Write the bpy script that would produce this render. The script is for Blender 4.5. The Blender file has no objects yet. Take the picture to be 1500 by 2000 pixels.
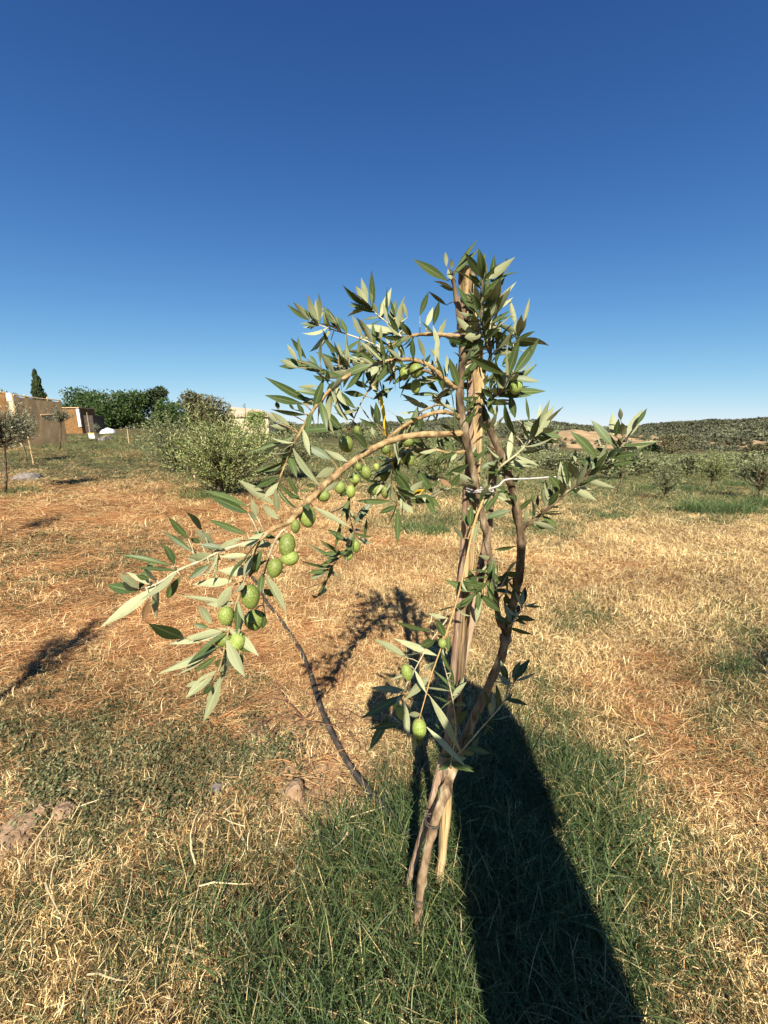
import bpy, bmesh, math, random
import numpy as np
from mathutils import Vector, Matrix, noise as mnoise

# ------------------------------------------------------------------ camera, sky, sun, exposure
S = bpy.context.scene
COL = S.collection
PITCH = math.radians(12.4)
CAM_H = 1.2
SUN_EL = math.radians(37.9)
SUN_DX = -0.0336                       # light drifts slightly left as it travels away from the camera

cam_d = bpy.data.cameras.new('camera'); cam = bpy.data.objects.new('camera', cam_d); COL.objects.link(cam)
cam.location = (0, 0, CAM_H); cam.rotation_euler = (math.radians(90) - PITCH, 0, 0)
cam_d.sensor_fit = 'HORIZONTAL'; cam_d.sensor_width = 36; cam_d.lens = 18
cam_d.clip_start = 0.02; cam_d.clip_end = 8000
S.camera = cam

W = bpy.data.worlds.new('World'); S.world = W; W.use_nodes = True
wn = W.node_tree.nodes; wl_ = W.node_tree.links; wn.clear()
sky = wn.new('ShaderNodeTexSky'); sky.sky_type = 'NISHITA'; sky.sun_disc = False
sky.sun_elevation = SUN_EL; sky.sun_rotation = math.radians(178.3)
sky.altitude = 6000; sky.air_density = 1.0; sky.dust_density = 0.0; sky.ozone_density = 6.0
bg = wn.new('ShaderNodeBackground'); bg.inputs['Strength'].default_value = 0.110
wo = wn.new('ShaderNodeOutputWorld')
gam = wn.new('ShaderNodeGamma'); gam.inputs['Gamma'].default_value = 1.5        # camera response for the whole sky: contrast, then a soft shoulder c / (1 + 0.22 c)
wl_.new(sky.outputs[0], gam.inputs[0])
shd = wn.new('ShaderNodeVectorMath'); shd.operation = 'MULTIPLY_ADD'; shd.inputs[1].default_value = (.22, .22, .22); shd.inputs[2].default_value = (1, 1, 1); wl_.new(gam.outputs[0], shd.inputs[0])
dvd = wn.new('ShaderNodeVectorMath'); dvd.operation = 'DIVIDE'; wl_.new(gam.outputs[0], dvd.inputs[0]); wl_.new(shd.outputs[0], dvd.inputs[1])
hsv = wn.new('ShaderNodeHueSaturation'); hsv.inputs['Saturation'].default_value = 1.03
wl_.new(dvd.outputs[0], hsv.inputs['Color']); wl_.new(hsv.outputs[0], bg.inputs[0]); wl_.new(bg.outputs[0], wo.inputs[0])

sun_d = bpy.data.lights.new('sun', 'SUN'); sun_d.energy = 5.0; sun_d.angle = math.radians(0.53); sun_d.color = (1.0, 0.91, 0.77)
sun = bpy.data.objects.new('sun', sun_d); COL.objects.link(sun)
SUN_DIR = Vector((SUN_DX * math.cos(SUN_EL), math.cos(SUN_EL), -math.sin(SUN_EL))).normalized()
sun.rotation_euler = SUN_DIR.to_track_quat('-Z', 'Y').to_euler(); sun.location = (0, -4, 8)

S.view_settings.view_transform = 'Standard'; S.view_settings.look = 'None'
S.view_settings.exposure = 1.10; S.view_settings.gamma = 1.0
S.render.engine = 'CYCLES'
S.cycles.use_denoising = True
S.cycles.adaptive_threshold = .03
S.cycles.max_bounces = 4; S.cycles.diffuse_bounces = 2; S.cycles.glossy_bounces = 2
S.cycles.transmission_bounces = 2; S.cycles.transparent_max_bounces = 4

R = random.Random(7)

# ------------------------------------------------------------------ geometry of the view, terrain height
CP, SP = math.cos(PITCH), math.sin(PITCH)
def ray(u, v):
    a, b = (u - 750) / 750.0, -(v - 1000) / 750.0
    return Vector((a, b * SP + CP, b * CP - SP))
def P(u, v, Y):
    d = ray(u, v); return Vector((0, 0, CAM_H)) + d * (Y / d.y)
def depth(p):
    return p.y * CP - (p.z - CAM_H) * SP
def pix(x, y, z):
    dz = z - CAM_H
    d = y * CP - dz * SP
    return 750 + 750 * x / d, 1000 - 750 * (y * SP + dz * CP) / d
def sstep(a, b, x):
    t = min(1, max(0, (x - a) / (b - a))); return t * t * (3 - 2 * t)
def nz(x, y, z=0.0):
    return mnoise.noise(Vector((x, y, z)))
def H(x, y):
    az = x / max(y, 1.0)
    wr = sstep(0.05, 0.55, az); wl = sstep(0.0, 0.6, -az)
    zr = np.interp(y, [3.5, 13, 25, 60, 130, 400, 5000], [0, -.75, -1.8, -4.2, -9, -11, -11])
    zl = np.interp(y, [3, 19, 40, 5000], [0, .45, 1.05, 1.05])
    zc = np.interp(y, [8, 60, 130, 5000], [0, -.6, -4, -8])
    z = zr * wr + zl * wl + zc * (1 - wr - wl)
    r = math.hypot(x, y)
    k = 1.0 if r < 8 else max(0.3, 8 / r)
    z += k * (.018 * nz(x * 1.7, y * 1.7, 3.1) + .009 * nz(x * 5, y * 5, 9.2)) + (0.06 * nz(x * .25, y * .25, 5) if y > 5 else 0)
    return float(z)
def G(u, v):
    d = ray(u, v); o = Vector((0, 0, CAM_H)); t = 0.3; last = t
    while t < 3000:
        p = o + d * t
        if p.z < H(p.x, p.y):
            lo, hi = last, t
            for _ in range(25):
                m = (lo + hi) / 2; q = o + d * m
                if q.z < H(q.x, q.y): hi = m
                else: lo = m
            q = o + d * hi
            return Vector((q.x, q.y, H(q.x, q.y)))
        last = t; t *= 1.02
    return o + d * 3000

# ------------------------------------------------------------------ helpers
def tag(o, label=None, cat=None, group=None, kind=None):
    if label: o['label'] = label
    if cat: o['category'] = cat
    if group: o['group'] = group
    if kind: o['kind'] = kind
    return o
def empty(name, loc, label=None, cat=None, group=None):
    o = bpy.data.objects.new(name, None); o.location = loc; o.empty_display_size = .1
    COL.objects.link(o); o['loc'] = 0; del o['loc']
    return tag(o, label, cat, group)
def wloc(o):
    v = Vector((0, 0, 0))
    while o is not None:
        v += o.location; o = o.parent
    return v
class MB:
    """collects verts/faces in world space; build() links one mesh object."""
    def __init__(s): s.v = []; s.f = []; s.m = []; s.c = []; s.smooth = False
    def add(s, verts, faces, mi=0, col=None):
        n = len(s.v); s.v += [tuple(x) for x in verts]
        s.f += [tuple(i + n for i in f) for f in faces]; s.m += [mi] * len(faces)
        s.c += [col if col is not None else 0.5] * len(verts)
    def mesh(s, name, mats, origin=(0, 0, 0)):
        me = bpy.data.meshes.new(name); o = origin
        me.from_pydata([(x - o[0], y - o[1], z - o[2]) for x, y, z in s.v], [], s.f)
        for m in (mats if isinstance(mats, (list, tuple)) else [mats]): me.materials.append(m)
        me.polygons.foreach_set('material_index', s.m)
        if s.smooth: me.polygons.foreach_set('use_smooth', [True] * len(s.f))
        at = me.attributes.new('bv', 'FLOAT', 'POINT'); at.data.foreach_set('value', s.c)
        me.update(); return me
    def build(s, name, mats, parent=None, origin=None):
        org = wloc(parent) if parent is not None else (origin or (0, 0, 0))
        me = s.mesh(name, mats, org)
        ob = bpy.data.objects.new(name, me); COL.objects.link(ob)
        if parent is not None: ob.parent = parent
        else: ob.location = org
        return ob
    def box(s, c, sz, rz=0.0, mi=0, col=None, taper=1.0):
        x, y, z = sz[0] / 2, sz[1] / 2, sz[2] / 2; V = []
        for k, t in ((-1, 1.0), (1, taper)):
            for i, j in ((-1, -1), (1, -1), (1, 1), (-1, 1)):
                px, py = i * x * t, j * y * t
                V.append((c[0] + px * math.cos(rz) - py * math.sin(rz), c[1] + px * math.sin(rz) + py * math.cos(rz), c[2] + k * z))
        s.add(V, [(3, 2, 1, 0), (4, 5, 6, 7), (0, 1, 5, 4), (1, 2, 6, 5), (2, 3, 7, 6), (3, 0, 4, 7)], mi, col)
    def tube(s, pts, rad, n=8, mi=0, rough=0.0, seed=0.0, col=None, caps=True):
        pts = [Vector(p) for p in pts]
        if not isinstance(rad, (list, tuple)): rad = [rad] * len(pts)
        rings = []; up = None
        for i, p in enumerate(pts):
            t = (pts[min(i + 1, len(pts) - 1)] - pts[max(i - 1, 0)])
            if t.length < 1e-9: t = Vector((0, 0, 1))
            t.normalize()
            if up is None: up = t.orthogonal().normalized()
            up = (up - t * up.dot(t))
            if up.length < 1e-6: up = t.orthogonal()
            up.normalize(); sd = t.cross(up)
            ring = []
            for k in range(n):
                a = 2 * math.pi * k / n
                dirv = up * math.cos(a) + sd * math.sin(a)
                r = rad[i]
                if rough: r *= 1 + rough * nz(math.cos(a) * 1.3 + seed, math.sin(a) * 1.3, i * .55 + seed)
                ring.append(p + dirv * r)
            rings.append(ring)
        V = [x for r in rings for x in r]; F = []
        for i in range(len(rings) - 1):
            for k in range(n):
                a, b = i * n + k, i * n + (k + 1) % n
                F.append((a, b, b + n, a + n))
        if caps:
            F.append(tuple(range(n - 1, -1, -1))); F.append(tuple((len(rings) - 1) * n + k for k in range(n)))
        s.add(V, F, mi, col)

def smooth_path(pts, sub=4):
    """Catmull-Rom through tuples of any size."""
    if len(pts) < 3: return [tuple(p) for p in pts]
    A = [np.array(p, float) for p in pts]; A = [2 * A[0] - A[1]] + A + [2 * A[-1] - A[-2]]; out = []
    for i in range(1, len(A) - 2):
        p0, p1, p2, p3 = A[i - 1:i + 3]
        for k in range(sub):
            t = k / sub
            out.append(tuple(.5 * ((2 * p1) + (-p0 + p2) * t + (2 * p0 - 5 * p1 + 4 * p2 - p3) * t * t + (-p0 + 3 * p1 - 3 * p2 + p3) * t ** 3)))
    out.append(tuple(A[-2])); return out

# ------------------------------------------------------------------ materials
def mat(name, ramp, source='noise', scale=10.0, detail=4.0, rough=.8, spec=.3, bump=0.0, bscale=None, trans=0.0, coord='Object', stretch=(1, 1, 1), tint=False, objrand=0.0, mixattr=0.0):
    m = bpy.data.materials.new(name); m.use_nodes = True; nt = m.node_tree; N = nt.nodes; L = nt.links
    b = N['Principled BSDF']; b.inputs['Roughness'].default_value = rough; b.inputs['Specular IOR Level'].default_value = spec
    tc = N.new('ShaderNodeTexCoord'); mp = N.new('ShaderNodeMapping'); mp.inputs['Scale'].default_value = stretch
    L.new(tc.outputs[coord], mp.inputs[0])
    n = N.new('ShaderNodeTexNoise'); n.inputs['Scale'].default_value = scale; n.inputs['Detail'].default_value = detail; L.new(mp.outputs[0], n.inputs['Vector'])
    cr = N.new('ShaderNodeValToRGB'); el = cr.color_ramp.elements
    while len(el) > 1: el.remove(el[-1])
    el[0].position = ramp[0][0]; el[0].color = (*ramp[0][1], 1)
    for p, c in ramp[1:]:
        e = el.new(p); e.color = (*c, 1)
    if source == 'noise': fac = n.outputs['Fac']
    elif source == 'attr':
        a = N.new('ShaderNodeAttribute'); a.attribute_name = 'bv'; fac = a.outputs['Fac']
    else:
        a = N.new('ShaderNodeObjectInfo'); fac = a.outputs['Random']
    if mixattr:
        a2 = N.new('ShaderNodeAttribute'); a2.attribute_name = 'bv'
        mx = N.new('ShaderNodeMix'); mx.inputs[0].default_value = mixattr; L.new(fac, mx.inputs[2]); L.new(a2.outputs['Fac'], mx.inputs[3]); fac = mx.outputs[0]
    L.new(fac, cr.inputs[0]); colour = cr.outputs[0]
    if tint:                                   # per-instance value: 0.5 leaves the colour alone
        t = N.new('ShaderNodeAttribute'); t.attribute_type = 'INSTANCER'; t.attribute_name = 'tint'
        mr = N.new('ShaderNodeMapRange'); mr.inputs['To Min'].default_value = .42; mr.inputs['To Max'].default_value = 1.6; L.new(t.outputs['Fac'], mr.inputs[0])
        hs = N.new('ShaderNodeHueSaturation'); L.new(mr.outputs[0], hs.inputs['Value']); L.new(colour, hs.inputs['Color']); colour = hs.outputs[0]
    if objrand:
        oi = N.new('ShaderNodeObjectInfo'); mr = N.new('ShaderNodeMapRange')
        mr.inputs['To Min'].default_value = 1 - objrand; mr.inputs['To Max'].default_value = 1 + objrand; L.new(oi.outputs['Random'], mr.inputs[0])
        hs = N.new('ShaderNodeHueSaturation'); L.new(mr.outputs[0], hs.inputs['Value']); L.new(colour, hs.inputs['Color']); colour = hs.outputs[0]
    L.new(colour, b.inputs['Base Color'])
    if bump:
        n2 = N.new('ShaderNodeTexNoise'); n2.inputs['Scale'].default_value = bscale or scale; n2.inputs['Detail'].default_value = 5; L.new(mp.outputs[0], n2.inputs['Vector'])
        bp = N.new('ShaderNodeBump'); bp.inputs['Strength'].default_value = bump; bp.inputs['Distance'].default_value = .01; L.new(n2.outputs['Fac'], bp.inputs['Height']); L.new(bp.outputs[0], b.inputs['Normal'])
    if trans:
        tr = N.new('ShaderNodeBsdfTranslucent'); L.new(colour, tr.inputs[0]); ms = N.new('ShaderNodeMixShader'); ms.inputs[0].default_value = trans
        L.new(b.outputs[0], ms.inputs[1]); L.new(tr.outputs[0], ms.inputs[2]); L.new(ms.outputs[0], N['Material Output'].inputs[0])
    return m

def leaf_mat(name, base, var, rib, rough, spec, trans):
    """leaf blade: colour varies per leaf, a pale midrib and faint side veins (attribute bv runs 0 at the rib to 1 at the edge)."""
    m = bpy.data.materials.new(name); m.use_nodes = True; nt = m.node_tree; N = nt.nodes; L = nt.links
    b = N['Principled BSDF']; b.inputs['Roughness'].default_value = rough; b.inputs['Specular IOR Level'].default_value = spec
    oi = N.new('ShaderNodeObjectInfo'); cr = N.new('ShaderNodeValToRGB'); el = cr.color_ramp.elements
    el[0].color = (*base, 1); el[1].color = (*var, 1); L.new(oi.outputs['Random'], cr.inputs[0])
    tc = N.new('ShaderNodeTexCoord'); n = N.new('ShaderNodeTexNoise'); n.inputs['Scale'].default_value = 9; n.inputs['Detail'].default_value = 5
    L.new(tc.outputs['Object'], n.inputs['Vector'])
    mr = N.new('ShaderNodeMapRange'); mr.inputs['To Min'].default_value = .7; mr.inputs['To Max'].default_value = 1.3; L.new(n.outputs['Fac'], mr.inputs[0])
    hs = N.new('ShaderNodeHueSaturation'); L.new(cr.outputs[0], hs.inputs['Color']); L.new(mr.outputs[0], hs.inputs['Value'])
    a = N.new('ShaderNodeAttribute'); a.attribute_name = 'bv'
    r2 = N.new('ShaderNodeMapRange'); r2.inputs['From Min'].default_value = .02; r2.inputs['From Max'].default_value = .16; r2.inputs['To Min'].default_value = .6; r2.inputs['To Max'].default_value = 0.0; L.new(a.outputs['Fac'], r2.inputs[0])
    mx = N.new('ShaderNodeMix'); mx.data_type = 'RGBA'; L.new(r2.outputs[0], mx.inputs[0]); L.new(hs.outputs[0], mx.inputs[6]); mx.inputs[7].default_value = (*rib, 1)
    L.new(mx.outputs[2], b.inputs['Base Color'])
    tr = N.new('ShaderNodeBsdfTranslucent'); L.new(mx.outputs[2], tr.inputs[0]); ms = N.new('ShaderNodeMixShader'); ms.inputs[0].default_value = trans
    L.new(b.outputs[0], ms.inputs[1]); L.new(tr.outputs[0], ms.inputs[2]); L.new(ms.outputs[0], N['Material Output'].inputs[0])
    return m

M = {}
M['leaf_top'] = leaf_mat('leaf_top', (.042, .072, .020), (.078, .112, .034), (.22, .25, .10), .46, .32, .12)
M['leaf_under'] = leaf_mat('leaf_under', (.19, .21, .105), (.33, .35, .195), (.40, .41, .23), .6, .3, .10)
M['leaf_yellow'] = leaf_mat('leaf_yellow', (.75, .42, .02), (.70, .52, .04), (.8, .6, .2), .5, .3, .15)
M['leaf_brown'] = leaf_mat('leaf_brown', (.20, .11, .05), (.25, .15, .07), (.3, .2, .1), .7, .2, .1)
M['bark'] = mat('bark', [(.34, (.035, .025, .016)), (.46, (.105, .072, .042)), (.56, (.16, .115, .068)), (.68, (.29, .235, .155))], scale=55, detail=10, rough=.92, spec=.12, bump=1.0, bscale=55, stretch=(1, 1, .4))
M['branch_bark'] = mat('branch_bark', [(.32, (.13, .082, .038)), (.5, (.29, .195, .09)), (.68, (.40, .30, .16))], scale=70, detail=8, rough=.85, spec=.2, bump=.7, bscale=90)
M['trunk_bark'] = mat('trunk_bark', [(.34, (.06, .042, .026)), (.46, (.19, .13, .075)), (.56, (.27, .195, .115)), (.68, (.40, .32, .21))], scale=48, detail=10, rough=.92, spec=.12, bump=1.0, bscale=55, stretch=(1, 1, .4))
M['twig'] = mat('twig', [(.3, (.34, .28, .16)), (.7, (.52, .47, .32))], scale=90, rough=.75)
M['twig_yellow'] = mat('twig_yellow', [(.3, (.34, .20, .075)), (.7, (.48, .33, .15))], scale=90, rough=.7)
M['stake'] = mat('stake', [(.36, (.055, .036, .020)), (.44, (.20, .135, .068)), (.52, (.40, .28, .13)), (.62, (.50, .37, .18)), (.75, (.50, .43, .31))], scale=16, detail=10, rough=.85, bump=1.0, bscale=34, stretch=(4, 4, .16))
M['stake_grey'] = mat('stake_grey', [(.35, (.09, .055, .035)), (.5, (.26, .17, .11)), (.7, (.42, .31, .21))], scale=16, detail=10, rough=.9, bump=.7, bscale=70, stretch=(3.5, 3.5, .28))
M['olive'] = mat('olive', [(.3, (.10, .155, .020)), (.5, (.16, .215, .034)), (.58, (.24, .285, .075)), (.66, (.44, .46, .21))], scale=26, detail=3, rough=.5, spec=.35, objrand=.28, bump=.15)
M['hose'] = mat('hose', [(.3, (.030, .027, .024)), (.6, (.06, .052, .043)), (.75, (.16, .12, .085))], scale=30, detail=7, rough=.75, spec=.15, bump=.2)
M['twine'] = mat('twine', [(.3, (.30, .28, .26)), (.7, (.56, .54, .50))], scale=200, rough=.7, bump=.4)
M['wire'] = mat('wire', [(.3, (.05, .045, .04)), (.7, (.12, .10, .08))], scale=100, rough=.5)
M['straw'] = mat('straw', [(0, (.07, .033, .012)), (.25, (.26, .145, .055)), (.5, (.60, .41, .17)), (1, (.88, .71, .38))], source='attr', rough=.75, tint=True, trans=.08)
M['green'] = mat('green', [(0, (.030, .052, .017)), (.45, (.066, .10, .034)), (.8, (.13, .165, .058)), (.88, (.34, .27, .12)), (1, (.60, .46, .22))], source='attr', rough=.6, tint=True, trans=.12)
M['weed'] = mat('weed', [(0, (.038, .048, .018)), (.5, (.088, .100, .042)), (.85, (.19, .195, .105)), (1, (.40, .27, .13))], source='attr', rough=.9, spec=.08, tint=True, trans=.08)
M['thatch'] = mat('thatch', [(0, (.12, .042, .016)), (.35, (.31, .135, .05)), (.75, (.52, .28, .11)), (1, (.68, .46, .22))], source='attr', rough=.8, tint=True)
M['long'] = mat('long', [(0, (.026, .048, .014)), (.5, (.058, .092, .028)), (.9, (.115, .155, .05)), (1, (.45, .36, .16))], source='attr', rough=.5, tint=True, trans=.12)
M['soil_clod'] = mat('soil_clod', [(.3, (.20, .125, .07)), (.7, (.36, .245, .15))], scale=30, rough=.95, bump=.8, bscale=60)
M['rock'] = mat('rock', [(.3, (.12, .10, .085)), (.7, (.24, .21, .18))], scale=20, rough=.9, bump=.6)

# ------------------------------------------------------------------ ground cover map (where straw, green grass, weeds, red thatch and bare soil lie)
BL = {
 'G': [(850, 1900, 260, 240, 9.0), (1040, 1700, 150, 240, 5.5), (800, 1650, 80, 110, 1.6), (560, 1980, 200, 110, 1.2), (1290, 1880, 220, 200, .85), (130, 1840, 320, 200, .75), (330, 1700, 120, 80, .5), (1450, 1290, 100, 75, 1.7), (1420, 985, 120, 26, 3.2), (1190, 1005, 50, 14, 2),
       (830, 1025, 70, 26, 2.2), (1050, 1035, 70, 18, 1.6), (400, 958, 70, 16, 1.5), (60, 955, 90, 12, 1.4), (300, 874, 440, 34, 9.0), (1300, 925, 340, 40, 8.0), (860, 915, 220, 32, 4.5), (1380, 1420, 70, 110, .8), (1150, 1200, 90, 50, .45), (560, 890, 150, 42, 5.0), (480, 1500, 100, 80, .45)],
 'W': [(230, 1490, 230, 115, 4.5), (370, 1440, 130, 75, 2.0), (110, 912, 230, 20, 6.0), (470, 910, 140, 22, 5.0), (40, 1130, 140, 50, 1.0), (230, 1090, 160, 40, .7), (90, 1060, 160, 20, .9)],
 'R': [(200, 1220, 320, 150, 2.8), (140, 1005, 260, 45, 2.4), (480, 1020, 160, 40, 1.4), (700, 1085, 140, 40, .9), (30, 880, 80, 12, 3.0), (230, 890, 90, 8, 2.0), (600, 1260, 180, 80, .75), (1120, 1120, 140, 35, .7), (1370, 1480, 170, 70, .9), (1240, 1330, 110, 60, .6), (430, 1380, 60, 40, 1.0)],
 'B': [(600, 1500, 120, 90, 7.0), (570, 1380, 90, 60, 2.6), (30, 1620, 80, 60, 4.5), (120, 1570, 50, 30, 1.0), (700, 1540, 60, 50, 1.0), (380, 1540, 60, 40, .6)],
}
def cover(x, y, z):
    if y < .25: u, v = 750 + 1500 * x, 2100
    else: u, v = pix(x, y, z)
    w = {'S': 1.0}
    du = 40 * nz(x * 2.2, y * 2.2, 1.3) + 26 * nz(x * 7, y * 7, 4.4); dv = (v - 800) * (.07 * nz(x * 2.2, y * 2.2, 7.7) + .05 * nz(x * 7, y * 7, 2.2))
    for k, bl in BL.items():
        s = 0.0
        for cx, cy, rx, ry, a in bl:
            q = ((u + du - cx) / rx) ** 2 + ((v + dv - cy) / ry) ** 2
            if q < 9: s += a * math.exp(-q)
        w[k] = s
    if v > 1560: w['G'] += .22 * sstep(1560, 1760, v)
    if y > 14:
        w['G'] += 1.1 * sstep(14, 25, y)
    n1 = nz(x * 1.1, y * 1.1, 21); n2 = nz(x * 3.3, y * 3.3, 33) + .6 * nz(x * 9, y * 9, 12)
    w['R'] = max(0, w['R'] * (1 + .8 * n2) + .12 * max(0, n1 + .1)); w['G'] = max(0, w['G'] * (1 + .9 * n2) + .20 * max(0, -n1)); w['W'] = max(0, w['W'] * (1 + .5 * n1)); w['B'] = max(0, w['B'] * (1 + .6 * n2) + .05 * max(0, n2))
    t = sum(w.values()); return {k: a / t for k, a in w.items()}

def build_ground():
    def axis(lo, hi, n, k):
        t = np.linspace(-1, 1, n); s = np.sinh(t * k) / math.sinh(k)
        return np.where(s < 0, -s * lo, s * hi)
    xs = axis(-4200, 4200, 330, 10.2); ys = axis(-60, 5200, 360, 10.0)
    ys = np.concatenate([[-300], ys + .9])
    V = []; A = {k: [] for k in 'SGWRB'}
    for y in ys:
        for x in xs:
            z = H(x, y); V.append((x, y, z)); c = cover(x, y, z)
            for k in A: A[k].append(c[k])
    nx = len(xs); F = [(j * nx + i, j * nx + i + 1, (j + 1) * nx + i + 1, (j + 1) * nx + i) for j in range(len(ys) - 1) for i in range(nx - 1)]
    me = bpy.data.meshes.new('ground'); me.from_pydata(V, [], F); me.polygons.foreach_set('use_smooth', [True] * len(F))
    for k, a in A.items():
        at = me.attributes.new('w_' + k, 'FLOAT', 'POINT'); at.data.foreach_set('value', a)
    m = bpy.data.materials.new('ground'); m.use_nodes = True; nt = m.node_tree; N = nt.nodes; L = nt.links
    b = N['Principled BSDF']; b.inputs['Roughness'].default_value = .95; b.inputs['Specular IOR Level'].default_value = .1
    tc = N.new('ShaderNodeTexCoord')
    def tex(scale, detail=6):
        n = N.new('ShaderNodeTexNoise'); n.inputs['Scale'].default_value = scale; n.inputs['Detail'].default_value = detail; n.inputs['Roughness'].default_value = .65; L.new(tc.outputs['Object'], n.inputs['Vector']); return n.outputs['Fac']
    fine, mid = tex(38, 8), tex(3.0, 8)
    mix0 = N.new('ShaderNodeMix'); mix0.inputs[0].default_value = .4; L.new(fine, mix0.inputs[2]); L.new(mid, mix0.inputs[3])
    cols = {'S': ((.075, .040, .016), (.40, .27, .12)), 'G': ((.030, .034, .014), (.115, .110, .045)), 'W': ((.06, .055, .035), (.19, .155, .10)), 'R': ((.11, .042, .017), (.42, .205, .085)), 'B': ((.27, .165, .085), (.50, .34, .20))}  # straw and grass bases darkened so gaps between blades look shaded
    acc = None
    for k, (c0, c1) in cols.items():
        cr = N.new('ShaderNodeValToRGB'); e = cr.color_ramp.elements; e[0].position = .32; e[1].position = .68; e[0].color = (*c0, 1); e[1].color = (*c1, 1); L.new(mix0.outputs[0], cr.inputs[0])
        a = N.new('ShaderNodeAttribute'); a.attribute_name = 'w_' + k
        vm = N.new('ShaderNodeVectorMath'); vm.operation = 'SCALE'; L.new(cr.outputs[0], vm.inputs[0]); L.new(a.outputs['Fac'], vm.inputs['Scale'])
        if acc is None: acc = vm.outputs[0]
        else:
            ad = N.new('ShaderNodeVectorMath'); ad.operation = 'ADD'; L.new(acc, ad.inputs[0]); L.new(vm.outputs[0], ad.inputs[1]); acc = ad.outputs[0]
    L.new(acc, b.inputs['Base Color'])
    vo = N.new('ShaderNodeTexVoronoi'); vo.feature = 'DISTANCE_TO_EDGE'; vo.inputs['Scale'].default_value = 17; L.new(tc.outputs['Object'], vo.inputs['Vector'])
    cm = N.new('ShaderNodeMapRange'); cm.inputs['From Max'].default_value = .06; L.new(vo.outputs['Distance'], cm.inputs[0])
    ab = N.new('ShaderNodeAttribute'); ab.attribute_name = 'w_B'
    mul = N.new('ShaderNodeMath'); mul.operation = 'MULTIPLY'; L.new(cm.outputs[0], mul.inputs[0]); L.new(ab.outputs['Fac'], mul.inputs[1])
    addh = N.new('ShaderNodeMath'); addh.operation = 'ADD'; L.new(mul.outputs[0], addh.inputs[0]); L.new(fine, addh.inputs[1])
    bp = N.new('ShaderNodeBump'); bp.inputs['Strength'].default_value = .9; bp.inputs['Distance'].default_value = .012; L.new(addh.outputs[0], bp.inputs['Height']); L.new(bp.outputs[0], b.inputs['Normal'])
    me.materials.append(m)
    o = bpy.data.objects.new('ground', me); COL.objects.link(o); o['kind'] = 'structure'
build_ground()

# ------------------------------------------------------------------ hills and far slopes on the right
M['hill'] = mat('hill', [(.3, (.08, .085, .045)), (.5, (.13, .12, .065)), (.75, (.30, .23, .13))], scale=.035, detail=8, rough=.95)
M['bare_hill'] = mat('bare_hill', [(.3, (.20, .135, .068)), (.5, (.32, .22, .115)), (.72, (.42, .305, .165))], scale=.12, detail=9, rough=.95)
def ridge(name, sky_px, y0, y1, z0, material, seed, amp):
    us = [p[0] for p in sky_px]; vs = [p[1] for p in sky_px]; nu, nr = 150, 34; V = []
    for j in range(nr):
        t = j / (nr - 3)
        for i in range(nu):
            u = us[0] + (us[-1] - us[0]) * i / (nu - 1)
            top = P(u, float(np.interp(u, us, vs)), y1).z
            Y = y0 + (y1 - y0) * t; x = (u - 750) / 750 * y1 * CP * (.55 + .45 * t if t < 1 else 1.0) if False else (u - 750) / 750 * Y * 1.0
            s = sstep(0, 1, min(t, 1)) if t <= 1 else 1 - (t - 1) * 6
            z = z0 + (top - z0) * s
            z += amp * (1 - abs(2 * min(t, 1) - 1)) * (nz(x * .012 + seed, Y * .012, seed) + .5 * nz(x * .04, Y * .04, seed))
            V.append((x, Y, z))
    F = [(j * nu + i, j * nu + i + 1, (j + 1) * nu + i + 1, (j + 1) * nu + i) for j in range(nr - 1) for i in range(nu - 1)]
    me = bpy.data.meshes.new(name); me.from_pydata(V, [], F); me.polygons.foreach_set('use_smooth', [True] * len(F)); me.materials.append(material)
    o = bpy.data.objects.new(name, me); COL.objects.link(o); o['kind'] = 'structure'
    return V, nu, nr
far_hill = ridge('hills', [(200, 838), (560, 836), (680, 832), (757, 829), (816, 832), (846, 826), (876, 820), (900, 823), (972, 832), (1041, 824), (1071, 828), (1115, 833), (1155, 838), (1200, 838), (1243, 836), (1302, 829), (1339, 829), (1375, 825), (1441, 825), (1500, 819), (1700, 812), (1950, 815)], 330, 950, -12, M['hill'], 3.3, 7)
bare_a = ridge('bare_slope', [(1020, 862), (1060, 848), (1092, 841), (1115, 838), (1150, 842), (1190, 846), (1230, 850), (1262, 849), (1300, 862)], 170, 260, -14, M['bare_hill'], 8.1, 1.2)
bare_b = ridge('bare_slope', [(1290, 884), (1330, 868), (1360, 856), (1400, 860), (1440, 855), (1475, 862), (1510, 858), (1580, 866), (1640, 885)], 150, 230, -13, M['bare_hill'], 5.2, 1.6)

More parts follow.
